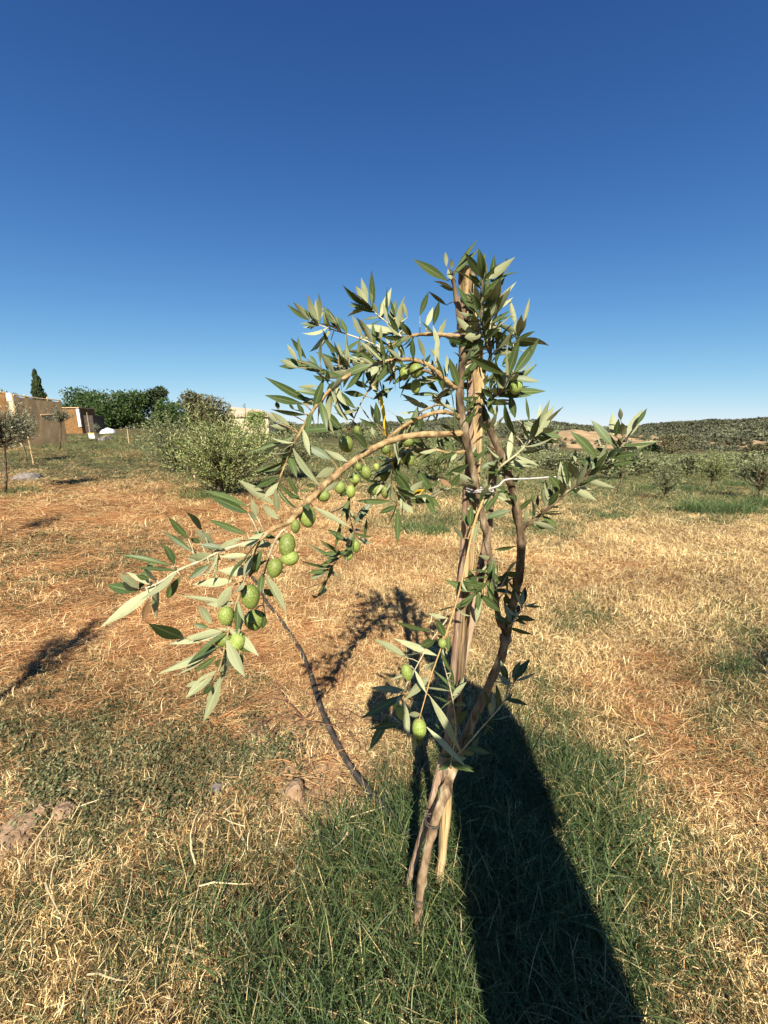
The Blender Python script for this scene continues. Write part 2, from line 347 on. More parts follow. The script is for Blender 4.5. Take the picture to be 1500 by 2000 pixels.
# instanced masses -------------------------------------------------------------------------------
def make_protos(name, meshes):
    c = bpy.data.collections.new(name)
    for i, me in enumerate(meshes):
        o = bpy.data.objects.new('%s_%02d' % (name, i), me); c.objects.link(o)
    return c
def scatter(name, coll, pts, label, cat):
    """pts: list of (x,y,z, rx,ry,rz, sx,sy,sz, idx, tint). One object, geometry-node instances."""
    me = bpy.data.meshes.new(name); me.from_pydata([p[:3] for p in pts], [], [])
    a = np.array(pts, float)
    at = me.attributes.new('rot', 'FLOAT_VECTOR', 'POINT'); at.data.foreach_set('vector', a[:, 3:6].ravel())
    at = me.attributes.new('scl', 'FLOAT_VECTOR', 'POINT'); at.data.foreach_set('vector', a[:, 6:9].ravel())
    at = me.attributes.new('idx', 'INT', 'POINT'); at.data.foreach_set('value', a[:, 9].astype(int))
    at = me.attributes.new('tint', 'FLOAT', 'POINT'); at.data.foreach_set('value', a[:, 10])
    o = bpy.data.objects.new(name, me); COL.objects.link(o)
    g = bpy.data.node_groups.new(name, 'GeometryNodeTree')
    g.interface.new_socket('Geometry', in_out='INPUT', socket_type='NodeSocketGeometry'); g.interface.new_socket('Geometry', in_out='OUTPUT', socket_type='NodeSocketGeometry')
    N = g.nodes; L = g.links; gi = N.new('NodeGroupInput'); go = N.new('NodeGroupOutput')
    ci = N.new('GeometryNodeCollectionInfo'); ci.inputs['Collection'].default_value = coll; ci.inputs['Separate Children'].default_value = True; ci.inputs['Reset Children'].default_value = True
    ip = N.new('GeometryNodeInstanceOnPoints'); ip.inputs['Pick Instance'].default_value = True
    def na(n, t):
        q = N.new('GeometryNodeInputNamedAttribute'); q.data_type = t; q.inputs['Name'].default_value = n; return q.outputs['Attribute']
    er = N.new('FunctionNodeEulerToRotation'); L.new(na('rot', 'FLOAT_VECTOR'), er.inputs[0])
    L.new(gi.outputs[0], ip.inputs['Points']); L.new(ci.outputs[0], ip.inputs['Instance']); L.new(na('idx', 'INT'), ip.inputs['Instance Index'])
    L.new(er.outputs[0], ip.inputs['Rotation']); L.new(na('scl', 'FLOAT_VECTOR'), ip.inputs['Scale']); L.new(ip.outputs[0], go.inputs[0])
    md = o.modifiers.new('scatter', 'NODES'); md.node_group = g
    return tag(o, label, cat, kind='stuff')

def blade(mb, base, az, length, width, incl, curl, col, rnd, seg=3, kink=0.0):
    """a tapering curved grass blade."""
    p = Vector(base); e = incl; d = Vector((math.cos(az), math.sin(az), 0)); sd = Vector((-d.y, d.x, 0)); V = []
    tw = rnd.uniform(-.9, .9)
    for i in range(seg):
        w = width * (1 - .75 * (i / seg) ** 1.5) / 2
        s2 = (sd * math.cos(tw) + Vector((0, 0, 1)) * math.sin(tw)) * w
        V += [p - s2, p + s2]
        dirv = d * math.cos(e) + Vector((0, 0, 1)) * math.sin(e)
        p = p + dirv * (length / seg); e -= curl / seg
        if p.z < .002: p.z = .002; e = max(e, .05)
        if kink:
            az2 = rnd.uniform(-kink, kink); c, s = math.cos(az2), math.sin(az2)
            d = Vector((d.x * c - d.y * s, d.x * s + d.y * c, 0)); sd = Vector((-d.y, d.x, 0))
    V.append(p); F = [(2 * i, 2 * i + 1, 2 * i + 3, 2 * i + 2) for i in range(seg - 1)] + [(2 * seg - 2, 2 * seg - 1, 2 * seg)]
    mb.add(V, F, 0, col)

def clump(kind, seed):
    r = random.Random(seed); mb = MB()
    if kind == 'straw':
        for _ in range(78):
            a = r.uniform(0, 6.283); q = .075 * math.sqrt(r.random())
            up = r.random() < .4
            blade(mb, (q * math.cos(a), q * math.sin(a), r.uniform(0, .012)), r.uniform(0, 6.283), r.uniform(.016, .052), r.uniform(.0008, .0023), r.uniform(.7, 1.4) if up else r.uniform(.05, .6), r.uniform(.2, 1.6), r.random(), r, 3, .8)
    elif kind == 'green':
        for _ in range(52):
            a = r.uniform(0, 6.283); q = .06 * math.sqrt(r.random())
            blade(mb, (q * math.cos(a), q * math.sin(a), 0), r.uniform(0, 6.283), r.uniform(.025, .075), r.uniform(.0012, .0027), r.uniform(.25, 1.3), r.uniform(.2, 1.5), r.random() * .85 if r.random() < .87 else r.uniform(.88, 1), r, 4, .3)
    elif kind == 'weed':
        for _ in range(75):
            a = r.uniform(0, 6.283); q = .07 * math.sqrt(r.random()); c = r.random()
            b = Vector((q * math.cos(a), q * math.sin(a), r.uniform(.002, .026))); az = r.uniform(0, 6.283); l = r.uniform(.007, .017); w = l * r.uniform(.35, .6); ti = r.uniform(-.3, .9)
            d = Vector((math.cos(az) * math.cos(ti), math.sin(az) * math.cos(ti), math.sin(ti))); s = Vector((-math.sin(az), math.cos(az), r.uniform(-.5, .5))).normalized()
            mb.add([b, b + d * l * .5 + s * w / 2, b + d * l, b + d * l * .5 - s * w / 2], [(0, 1, 2, 3)], 0, c * .9)
        for _ in range(12):
            a = r.uniform(0, 6.283); q = .07 * math.sqrt(r.random())
            blade(mb, (q * math.cos(a), q * math.sin(a), .002), r.uniform(0, 6.283), r.uniform(.04, .09), .0013, r.uniform(.1, .7), 1.0, 1.0, r, 3, .6)
    elif kind == 'thatch':
        for _ in range(60):
            a = r.uniform(0, 6.283); q = .085 * math.sqrt(r.random()); az = r.gauss(0, .55) + (math.pi if r.random() < .5 else 0)
            blade(mb, (q * math.cos(a), q * math.sin(a), r.uniform(.001, .012)), az, r.uniform(.035, .12), r.uniform(.0008, .0017), r.uniform(0, .35), r.uniform(-.1, .7), r.random(), r, 4, .45)
    elif kind == 'long':
        for _ in range(34):
            a = r.uniform(0, 6.283); q = .055 * math.sqrt(r.random())
            blade(mb, (q * math.cos(a), q * math.sin(a), 0), r.uniform(0, 6.283), r.uniform(.06, .17), r.uniform(.0016, .0034), r.uniform(.25, 1.35), r.uniform(.2, 1.6), r.random() * .9 if r.random() < .92 else 1.0, r, 5, .25)
    return mb.mesh(kind, M[kind])
PROTO = {k: make_protos('proto_' + k, [clump(k, 100 * i + 11) for i in range(5)]) for k in ('straw', 'green', 'weed', 'thatch', 'long')}

def sow():
    r = random.Random(5); P_ = {k: [] for k in ('straw', 'green', 'weed', 'thatch', 'long')}
    rr = .30
    while rr < 34:
        s = .033 if rr < 1.3 else .0185 + .0112 * rr
        n = max(1, int(2.25 * rr / s)); dth = 2.25 / n; k0 = min(2.6, s / .040)
        for i in range(n):
            th = -1.125 + dth * (i + r.random()); q = rr + s * (r.random() - .5)
            x, y = q * math.sin(th), q * math.cos(th); z = H(x, y); c = cover(x, y, z)
            a = r.random(); e = c['S']
            kind = 'straw'
            for kk, nm in (('S', 'straw'), ('G', 'green'), ('W', 'weed'), ('R', 'thatch'), ('B', None)):
                if a < c[kk]: kind = nm; break
                a -= c[kk]
            if kind is None:
                if r.random() > .12: continue
                kind = r.choice(['straw', 'thatch'])
            k = max(.85, k0) * r.uniform(.75, 1.3); hz = r.uniform(.7, 1.25) * min(1.6, max(1, k0))
            if kind == 'green' and q > 4.5: hz *= 1.5
            if kind == 'green':
                gr = c['G']; hz *= .55 + .75 * gr
                if gr > .45 and q < 3.2 and r.random() < .95 * sstep(.45, .8, gr): P_['long'].append((x, y, z - .003, r.uniform(-.25, .25), r.uniform(-.25, .25), r.uniform(0, 6.28), 1, 1, r.uniform(.6, 1.15), r.randrange(5), .5 + .3 * nz(x * 3, y * 3)))
            rz = r.gauss(0, .25) if kind == 'thatch' else r.uniform(0, 6.28)
            ti = min(1, max(0, .50 + .32 * nz(x * 1.6, y * 1.6, 13) + .30 * nz(x * 6, y * 6, 17) + r.uniform(-.22, .22))); hz *= 1 + .55 * nz(x * 5, y * 5, 27)
            P_[kind].append((x, y, z - .002, r.uniform(-.12, .12), r.uniform(-.12, .12), rz, k, k, hz, r.randrange(5), ti))
        rr += s
    scatter('dry_grass', PROTO['straw'], P_['straw'], 'dry yellow straw grass covering most of the field', 'dry grass')
    scatter('green_grass', PROTO['green'], P_['green'], 'dark green grass growing through the dry field', 'grass')
    scatter('long_grass', PROTO['long'], P_['long'], 'long green grass blades around the tree base', 'grass')
    scatter('creeping_weed', PROTO['weed'], P_['weed'], 'dusty grey green creeping weeds on the left', 'weeds')
    scatter('dead_thatch', PROTO['thatch'], P_['thatch'], 'reddish brown dead grass strands lying flat', 'dry grass')
    return {k: len(v) for k, v in P_.items()}
print('sown', sow())

# ------------------------------------------------------------------ the young olive tree in front
REG = {3: (500, 460, 5.0), 4: (780, 460, 5.0), 5: (480, 760, 3.75), 6: (180, 900, 3.409), 7: (840, 800, 3.409), 8: (680, 1180, 2.941), 0: (0, 0, 1.0)}
def rp(k, x, y):
    ox, oy, s = REG[k]; return ox + x / s, oy + y / s
TY = .79
# each path: name, material, [(region, x, y, world Y, radius mm)]
PATHS = [
 ('trunk', 'trunk_bark', [(0, 814, 1822, .69, 10.2), (0, 819, 1760, .70, 10), (0, 829, 1690, .71, 10.3), (0, 848, 1610, .73, 10.5), (0, 870, 1545, .765, 11.5), (0, 893, 1480, .805, 11), (0, 920, 1415, .828, 10.5), (0, 952, 1345, .835, 10), (0, 978, 1285, .835, 10), (0, 989, 1238, .835, 11)]),
 ('branch', 'bark', [(0, 989, 1238, .835, 10.5), (0, 1000, 1190, .825, 8.4), (0, 1014, 1120, .81, 8.6), (0, 1018, 1060, .80, 8.4), (0, 1012, 1010, .80, 8.2), (0, 1000, 955, .80, 7.8), (0, 985, 905, .80, 7.4), (0, 970, 868, .80, 7), (0, 950, 820, .80, 7.5), (0, 940, 780, .81, 6.5), (0, 945, 720, .81, 5)]),
 ('branch', 'bark', [(0, 989, 1238, .835, 9), (0, 974, 1205, .82, 7.2), (0, 966, 1160, .805, 6.8), (0, 959, 1105, .79, 6.8), (0, 948, 1040, .78, 7), (0, 938, 985, .775, 7.4), (0, 927, 935, .77, 7.6), (0, 915, 880, .77, 8), (0, 903, 820, .77, 8), (0, 898, 770, .77, 7.2), (0, 902, 720, .775, 6.8), (0, 903, 660, .78, 7), (0, 897, 610, .785, 6), (0, 890, 575, .79, 4.5), (0, 884, 540, .79, 3)]),
 ('branch', 'branch_bark', [(0, 908, 845, .77, 6.5), (5, 1500, 328, .765, 6.3), (5, 1250, 338, .75, 6.2), (5, 1060, 378, .73, 6.2), (5, 900, 455, .70, 6.0), (5, 720, 580, .655, 5.6), (5, 560, 720, .61, 5.0), (5, 430, 855, .57, 4.4), (5, 320, 970, .54, 3.8), (6, 1200, 455, .525, 3.2), (6, 1110, 540, .515, 2.6), (6, 1062, 650, .51, 2.3), (6, 1010, 800, .50, 2.1), (6, 960, 960, .50, 1.9), (6, 910, 1120, .495, 1.7), (6, 880, 1250, .49, 1.5), (6, 855, 1360, .485, 1.2), (6, 830, 1420, .48, .9)]),
 ('branch', 'twig', [(6, 1180, 470, .525, 2.2), (6, 1020, 545, .52, 1.9), (6, 870, 595, .515, 1.7), (6, 700, 675, .505, 1.5), (6, 560, 735, .50, 1.3), (6, 440, 815, .495, 1.1), (6, 310, 862, .49, .8)]),
 ('branch', 'twig', [(6, 1270, 455, .535, 2.0), (6, 1205, 560, .54, 1.6), (6, 1165, 680, .545, 1.4), (6, 1140, 790, .545, 1.1), (6, 1140, 960, .55, .8)]),
 ('branch', 'branch_bark', [(4, 605, 1800, .77, 4.5), (4, 540, 1745, .76, 4.2), (4, 400, 1722, .755, 4.0), (4, 250, 1760, .75, 3.8), (4, 60, 1850, .745, 3.5), (5, 1030, 365, .735, 3.0)]),
 ('branch', 'branch_bark', [(4, 595, 1735, .775, 2.6), (4, 480, 1682, .79, 2.4), (4, 400, 1650, .80, 2.3), (4, 300, 1680, .81, 2.1), (4, 190, 1745, .82, 1.8), (5, 1110, 410, .825, 1.7), (5, 1080, 520, .83, 1.6), (5, 1040, 640, .83, 1.5), (5, 930, 690, .83, 1.4), (5, 780, 700, .83, 1.2)]),
 ('branch', 'branch_bark', [(4, 560, 1490, .77, 4.5), (4, 450, 1410, .765, 4.2), (4, 345, 1310, .76, 4.0), (4, 180, 1222, .75, 3.8), (4, 0, 1212, .735, 3.6), (3, 1300, 1225, .725, 3.5), (3, 1150, 1262, .71, 3.4), (3, 950, 1345, .69, 3.3), (3, 790, 1440, .675, 3.2), (3, 650, 1590, .665, 3.0), (3, 550, 1720, .66, 2.7), (3, 400, 1980, .65, 2.2), (5, 340, 430, .645, 1.9), (5, 270, 600, .64, 1.6), (5, 215, 740, .64, 1.2)]),
 ('branch', 'branch_bark', [(4, 540, 1500, .775, 3.2), (4, 400, 1392, .785, 2.8), (4, 220, 1312, .795, 2.5), (4, 0, 1305, .80, 2.3), (3, 1260, 1312, .81, 2.0), (3, 1180, 1400, .81, 1.7), (3, 1060, 1570, .80, 1.4), (3, 960, 1780, .795, 1.2), (3, 930, 1900, .79, .9)]),
 ('branch', 'branch_bark', [(4, 600, 985, .78, 4.0), (4, 420, 970, .785, 3.6), (4, 230, 965, .79, 3.2), (4, 100, 985, .79, 3.0), (4, 0, 1020, .79, 2.8), (3, 1380, 1045, .785, 2.6), (3, 1250, 1100, .78, 2.2), (3, 1130, 1190, .77, 1.8), (3, 950, 1290, .76, 1.4), (3, 820, 1330, .75, 1.1), (3, 640, 1330, .745, .8)]),
 ('branch', 'twig', [(3, 1230, 1110, .78, 1.8), (3, 1150, 1060, .785, 1.6), (3, 1030, 1012, .79, 1.5), (3, 800, 935, .80, 1.3), (3, 640, 882, .805, 1.1), (3, 540, 840, .81, .8)]),
 ('branch', 'twig', [(3, 1430, 1005, .79, 1.9), (3, 1340, 895, .80, 1.5), (3, 1210, 795, .81, 1.2), (3, 1095, 690, .82, .8)]),
 ('branch', 'bark', [(0, 945, 720, .80, 4.5), (4, 890, 1185, .79, 3.6), (4, 850, 1050, .775, 3.2), (4, 825, 920, .765, 2.8), (4, 800, 790, .76, 2.2), (4, 800, 600, .755, 1.6), (4, 815, 420, .755, 1.0)]),
 ('branch', 'twig', [(4, 850, 1040, .77, 1.8), (4, 890, 880, .765, 1.5), (4, 905, 700, .765, 1.2), (4, 900, 480, .765, .8)]),
 ('branch', 'twig', [(4, 890, 1180, .79, 1.8), (4, 960, 1110, .78, 1.5), (4, 1110, 1060, .775, 1.2), (4, 1170, 980, .77, .8)]),
 ('branch', 'bark', [(0, 950, 790, .80, 2.8), (4, 920, 1580, .78, 2.2), (4, 990, 1530, .76, 1.9), (4, 1060, 1420, .745, 1.6), (4, 1110, 1340, .74, 1.1)]),
 ('branch', 'bark', [(7, 600, 800, .80, 5.0), (7, 650, 765, .79, 4.2), (7, 720, 715, .785, 3.6), (7, 800, 650, .775, 3.2), (7, 890, 565, .765, 2.9), (7, 1000, 485, .755, 2.6), (7, 1150, 360, .745, 2.2), (7, 1240, 275, .74, 1.7), (7, 1300, 215, .735, 1.1)]),
 ('branch', 'twig', [(7, 440, 420, .80, 3.0), (7, 480, 370, .785, 2.4), (7, 590, 285, .775, 2.0), (7, 680, 190, .77, 1.5), (7, 740, 130, .765, 1.0)]),
 ('branch', 'twig_yellow', [(7, 352, 600, .77, 2.4), (7, 300, 740, .75, 2.3), (7, 262, 900, .735, 2.1), (7, 212, 1140, .72, 1.9), (7, 155, 1350, .71, 1.6), (8, 525, 275, .70, 1.4), (8, 480, 400, .695, 1.3), (8, 440, 545, .69, 1.2), (8, 400, 690, .685, .9)]),
 ('branch', 'twig', [(7, 110, 1400, .705, 1.5), (8, 490, 190, .70, 1.4), (8, 430, 290, .695, 1.3), (8, 370, 400, .69, 1.2), (8, 310, 510, .685, 1.1), (8, 245, 640, .68, .8)]),
 ('branch', 'branch_bark', [(0, 912, 880, .77, 3.0), (5, 1500, 470, .775, 2.6), (5, 1400, 445, .785, 2.3), (5, 1250, 435, .795, 2.0), (5, 1150, 440, .80, 1.7), (5, 1090, 520, .80, 1.5), (5, 1070, 640, .795, 1.3), (5, 1100, 760, .79, 1.1), (5, 1120, 850, .79, .8)]),
 ('branch', 'branch_bark', [(5, 780, 700, .83, 1.3), (5, 755, 880, .85, 1.2), (5, 790, 1040, .86, 1.2), (5, 815, 1110, .865, 1.2), (5, 700, 1220, .87, 1.2), (5, 640, 1290, .87, 1.1), (5, 580, 1390, .87, .9), (5, 530, 1520, .87, .6)]),
 ('branch', 'twig', [(5, 1090, 700, .79, 1.2), (5, 1180, 790, .785, 1.0), (5, 1280, 770, .78, .8), (5, 1360, 790, .775, .7)]),
 ('branch', 'bark', [(7, 445, 1010, .79, 2.4), (7, 400, 1120, .77, 2.0), (7, 330, 1205, .755, 1.6), (7, 300, 1215, .75, 1.0)]),
 ('branch', 'twig', [(0, 880, 1500, .775, 2.2), (8, 600, 850, .76, 2.0), (8, 618, 740, .755, 1.8), (8, 610, 620, .75, 1.5), (8, 590, 500, .745, 1.2), (8, 545, 330, .74, .7)]),
 ('branch', 'twig', [(0, 890, 1475, .78, 2.2), (8, 655, 838, .765, 1.8), (8, 760, 718, .755, 1.5), (8, 870, 595, .745, 1.2), (8, 920, 520, .74, 1.0), (8, 955, 440, .735, .7)]),
 ('branch', 'twig', [(0, 993, 1225, .81, 1.6), (7, 560, 1400, .80, 1.2), (7, 600, 1340, .795, 1.0), (7, 645, 1285, .79, .7)]),
 ('branch', 'twig', [(7, 470, 1180, .79, 1.4), (7, 520, 1100, .785, 1.0), (7, 500, 1240, .785, .7)]),
]
# leaves: base x,y, tip x,y, width, side (t = dark top seen, u = silvery underside seen, y yellow, b brown)
LEAVES = {
3: """520,830,280,680,45,t 530,830,365,630,55,u 610,880,440,850,55,t 605,830,535,740,50,u 610,820,565,620,15,u 625,850,630,540,32,u 800,920,655,690,60,t 810,920,715,710,55,u 825,910,780,780,40,t 1030,985,945,795,55,u
1090,660,960,490,60,u 1090,650,1030,425,65,u 1130,690,1115,450,25,t 1110,730,905,670,12,t 1190,770,1140,650,60,u 1215,790,1230,630,60,t 1350,900,1290,800,60,u 1440,940,1340,790,60,u 1440,920,1400,740,55,u 1360,800,1310,630,30,t 1480,800,1445,640,55,u
1370,1100,1340,930,60,u 1340,1090,1260,1010,35,u 1165,1080,1135,850,25,t 1195,1060,1185,910,45,u 1210,1060,1225,890,35,u 400,1220,300,1070,55,u 490,1200,360,1000,60,t 440,1240,405,1000,18,t 400,1290,235,1210,60,u 410,1290,235,1275,45,t
650,1340,260,1185,75,t 640,1310,470,1220,75,t 600,1270,510,1155,40,t 630,1250,620,1030,35,u 820,1260,600,1135,80,t 760,1330,640,1160,90,u 850,1230,785,1040,60,u 880,1330,885,1070,65,u 870,1360,1120,1240,80,t 900,1250,875,950,35,t
800,1150,670,1020,60,t 720,1080,650,920,30,t 800,1220,690,1060,30,t 990,1200,1020,970,30,u 1050,1150,930,1170,50,t 1110,1450,1080,1180,70,t 1105,1520,1235,1250,80,t 1080,1120,1030,1040,40,u 1230,1230,1190,1090,75,u 1360,1420,1260,1170,60,t 1250,1270,1240,1120,35,t
550,1640,110,1400,75,t 450,1640,90,1570,75,t 560,1700,660,1400,75,t 690,1530,760,1430,70,t 600,1470,410,1480,40,u 550,1620,430,1580,60,u 480,1750,150,1720,50,t 470,1740,400,1640,20,t 375,1700,320,1640,30,t 220,1700,195,1620,30,t
330,1860,150,1720,60,u 215,1830,100,1740,60,u 320,1885,140,1850,50,u 680,1420,560,1370,60,t 700,1440,700,1320,60,t 1060,1560,860,1530,60,t 1100,1480,930,1420,60,t 970,1690,750,1490,70,t 900,1800,760,1660,50,t 960,1790,770,1540,60,t 840,1900,640,1700,90,t 880,1880,380,1885,80,t
1190,1860,1110,1660,60,u 1200,1850,1170,1640,70,t 1190,1870,990,1800,40,t 1145,1600,1330,1490,60,t 1280,1590,1240,1450,50,t 1340,1450,1480,1340,50,t 1150,1950,1130,1870,30,u 1430,1840,1370,1760,40,t""",
4: """470,440,150,240,80,t 460,300,450,160,50,u 510,330,512,220,40,u 510,430,470,310,90,u 800,410,655,175,80,t 560,310,750,60,14,t 800,280,840,180,40,t 835,440,835,215,50,u 840,450,830,270,50,u 900,460,925,200,80,t 880,480,1050,380,40,t 800,480,670,380,60,t
770,680,740,470,90,u 850,680,870,410,60,t 800,780,795,540,60,u 720,740,550,520,90,t 780,800,670,530,45,t 910,580,960,470,70,u 930,740,1040,530,90,t 850,840,890,650,100,u 740,930,720,740,100,u 890,860,1070,740,40,t 740,970,530,790,60,u 1140,880,1080,630,50,u 1210,870,1270,620,40,u
1170,990,1175,830,70,u 970,900,1000,830,60,u 460,680,300,540,70,t 200,780,295,560,70,t 260,900,320,690,55,u 330,880,385,640,60,t 390,1100,330,890,50,u 370,1040,450,810,50,u 400,980,400,890,60,u 140,1210,125,1000,65,t 250,1200,190,1000,50,u 380,1200,300,1100,40,u
1000,1020,885,920,80,y 1115,1090,950,920,90,t 810,1100,470,1010,70,t 570,1090,480,1030,50,t 910,1160,1200,1100,60,t 1050,1400,1170,1010,80,t 1110,1360,1350,1020,110,t 1035,1360,680,1160,100,t 960,1110,970,1020,40,u 940,1560,1330,1290,80,t 1030,1540,1440,1500,80,t 870,1500,970,1290,90,t
890,1590,845,1470,60,t 840,1470,510,1440,70,t 880,1640,600,1590,80,t 920,1540,930,1450,40,u 1130,1780,1080,1550,80,t 1140,1960,970,1650,70,t 690,1420,680,1310,50,t 580,1900,780,1690,80,t 520,1350,490,1210,50,t 470,1370,460,1150,40,u 430,1520,380,1200,80,t 370,1290,370,1000,50,u
230,1280,300,1160,50,t 380,1530,220,1370,60,t 410,1580,550,1500,60,t 0,1490,260,1440,70,t 380,1550,120,1545,20,t 120,1900,180,1680,80,t 520,1890,390,1850,70,t 520,1870,460,1790,50,u 890,1840,830,1700,40,t 930,1800,960,1640,50,u 900,1860,1000,1810,40,u 1270,1820,1235,1590,30,t
1370,1900,1450,1620,110,u 1330,1960,1500,1680,90,u 1240,1990,1270,1830,90,u 540,1900,540,1680,30,t 940,1260,1000,1000,40,t 1000,1270,1100,1140,50,t""",
5: """375,340,0,470,30,t 350,370,265,580,80,t 345,430,530,700,60,u 230,640,70,720,50,t 380,780,310,640,50,t 390,790,300,780,50,t 480,740,390,750,60,t 510,710,440,700,60,t 630,520,430,400,60,t 745,530,585,450,45,u 650,580,530,640,70,u 560,760,700,670,40,u 490,860,755,1015,45,u 890,430,790,320,75,t
1215,310,1255,140,60,t 1165,240,1105,195,20,t 1040,505,870,505,30,t 1220,780,1085,600,70,t 1370,760,1245,590,70,t 1320,740,1215,780,60,y 1190,820,1350,810,50,t 1350,790,1420,870,50,t 1060,820,820,820,45,t 920,830,790,985,60,t 740,980,755,790,35,t 1110,850,975,915,40,t 1115,870,1110,1120,50,t 1090,830,1030,690,60,u
1210,810,1150,760,40,u 745,1120,605,1030,45,t 655,1170,690,940,30,t 700,1195,540,1120,28,t 670,1240,440,1140,12,t 620,1310,390,1270,25,t 610,1315,475,1390,35,t 600,1380,525,1535,25,t 640,1290,600,1390,30,t 805,1085,750,1010,50,t 870,1090,890,940,18,t""",
6: """1210,290,985,135,65,u 1040,305,760,190,45,t 1040,350,800,230,60,t 1230,110,1090,180,50,t 1240,390,1130,290,60,u 1235,340,1215,200,60,u 1110,400,1035,340,70,u 1095,370,1060,260,50,u 1030,490,775,390,45,t 640,520,510,370,45,t 730,460,640,350,60,t 810,555,705,470,70,u 665,600,490,475,22,t 720,545,660,520,40,t
550,690,490,550,50,t 530,700,165,600,22,t 310,850,190,760,70,u 290,870,130,835,75,t 380,790,295,760,40,t 430,800,335,715,65,u 425,840,85,1095,75,u 380,920,340,1060,50,b 590,770,460,960,60,t 780,690,645,785,60,t 850,660,620,615,65,u 870,580,720,560,40,t 1000,510,800,610,50,u 1140,480,1000,580,60,u
1040,630,850,640,40,u 1060,740,850,730,70,u 1130,590,1040,780,60,t 930,800,695,820,65,u 930,830,830,1000,80,u 950,955,610,895,30,u 945,940,750,970,40,u 800,1085,700,955,65,u 780,1110,665,1090,45,t 610,1180,400,1105,100,t 905,1120,530,1230,65,u 985,970,975,1140,65,u 845,1240,465,1410,60,u 780,1290,580,1420,30,u
830,1300,690,1400,40,t 905,1240,870,1450,70,u 820,1400,635,1560,70,u 855,1440,760,1710,75,u 800,1490,730,1570,50,t 720,1470,615,1510,20,u 1000,1270,965,1430,45,t 1155,760,1290,1005,60,u 1090,990,1165,1050,40,t 1150,1020,1140,1130,40,t 1130,760,1120,870,60,t""",
7: """1110,320,955,135,60,t 1215,240,1085,75,60,t 1220,170,1215,35,70,u 1235,180,1255,70,50,t 1280,180,1285,65,70,u 1310,190,1400,10,70,u 1380,100,1440,-10,30,t 1270,70,1265,0,50,u 1195,300,1105,250,80,t 1005,420,1070,310,70,t 1080,400,1110,310,50,t 980,460,930,340,70,u 920,500,905,350,50,t 970,350,960,270,50,u
880,550,805,440,60,t 1000,530,910,560,40,t 985,510,1075,460,70,t 770,650,750,530,70,u 790,600,805,510,45,t 790,640,850,550,70,t 770,540,780,460,50,u 700,670,720,570,40,t 685,620,680,560,40,t 640,740,640,670,60,u 690,720,660,660,40,t 690,770,790,740,30,u 1300,270,1500,205,40,u 1140,380,1430,330,14,t
500,340,690,345,45,u 520,360,690,390,30,u 250,305,350,270,50,t 100,440,265,360,50,t 140,520,200,420,70,t 60,460,140,510,60,b 0,580,65,650,65,t 330,560,420,560,60,t 450,350,330,390,40,t 440,390,400,470,60,t 540,670,360,720,50,t 265,780,270,635,50,t 260,780,215,680,40,t 215,860,160,770,40,u 290,890,320,750,60,u
530,610,430,520,30,u 300,1210,110,1140,55,t 290,1240,170,1335,55,t 330,1230,490,1350,90,t 320,1170,250,1060,60,t 310,1180,220,1120,60,t 390,1150,420,1000,60,t 420,1180,440,1020,60,t 430,1190,550,1110,60,t 420,1200,550,1210,40,t 470,1170,520,1060,40,t 310,1260,320,1310,50,t 430,930,575,910,35,t 625,1290,630,1175,50,t 590,1360,585,1290,35,t 500,1300,510,1230,40,t""",
8: """340,310,150,185,40,u 510,295,280,200,40,u 480,155,270,110,25,t 560,190,500,90,45,t 570,80,450,55,25,u 420,240,510,200,55,t 575,270,575,180,28,t 330,495,125,485,38,u 320,520,75,655,60,t 465,415,335,540,80,u 380,380,330,450,30,u 235,640,120,840,50,t 300,685,130,710,35,t 315,550,345,760,65,u 400,660,375,880,38,u
470,530,645,835,55,u 450,705,675,930,35,u 400,740,420,840,40,t 600,400,525,280,20,t 640,520,500,380,20,t 600,480,600,370,25,t 630,690,685,610,35,t 540,730,500,690,45,t 640,790,680,750,40,t 770,690,740,600,40,t 810,700,770,760,30,t 700,840,750,770,35,t 720,860,655,850,30,t 780,700,850,660,30,t
820,640,815,540,30,u 870,600,855,470,30,t 915,450,880,330,40,t 940,420,990,330,40,t""",
}
OLIVES = [(676, 867, 31, 31), (600, 1009, 35, 40), (561, 1065, 34, 45), (566, 1090, 36, 30), (537, 1109, 32, 36), (489, 1165, 38, 46), (442, 1203, 31, 38), (435, 1248, 42, 31), (464, 1253, 33, 38), (496, 1211, 40, 38), (497, 1100, 24, 34),
 (796, 863, 23, 20), (753, 877, 20, 20), (785, 895, 20, 23), (801, 896, 18, 27), (715, 923, 22, 26), (732, 956, 29, 26), (751, 928, 20, 22), (685, 960, 20, 24), (693, 936, 23, 20), (632, 969, 26, 23), (664, 952, 23, 23), (735, 912, 13, 14), (700, 912, 15, 15), (752, 962, 16, 24),
 (695, 1067, 20, 24), (680, 1083, 22, 22), (698, 840, 16, 17), (812, 724, 27, 27), (790, 730, 22, 23), (812, 755, 22, 26), (1008, 756, 26, 26), (960, 586, 17, 22), (795, 1313, 24, 33), (773, 1374, 15, 25), (782, 1391, 18, 30), (819, 1423, 30, 40), (864, 1256, 18, 18), (577, 1028, 20, 26)]

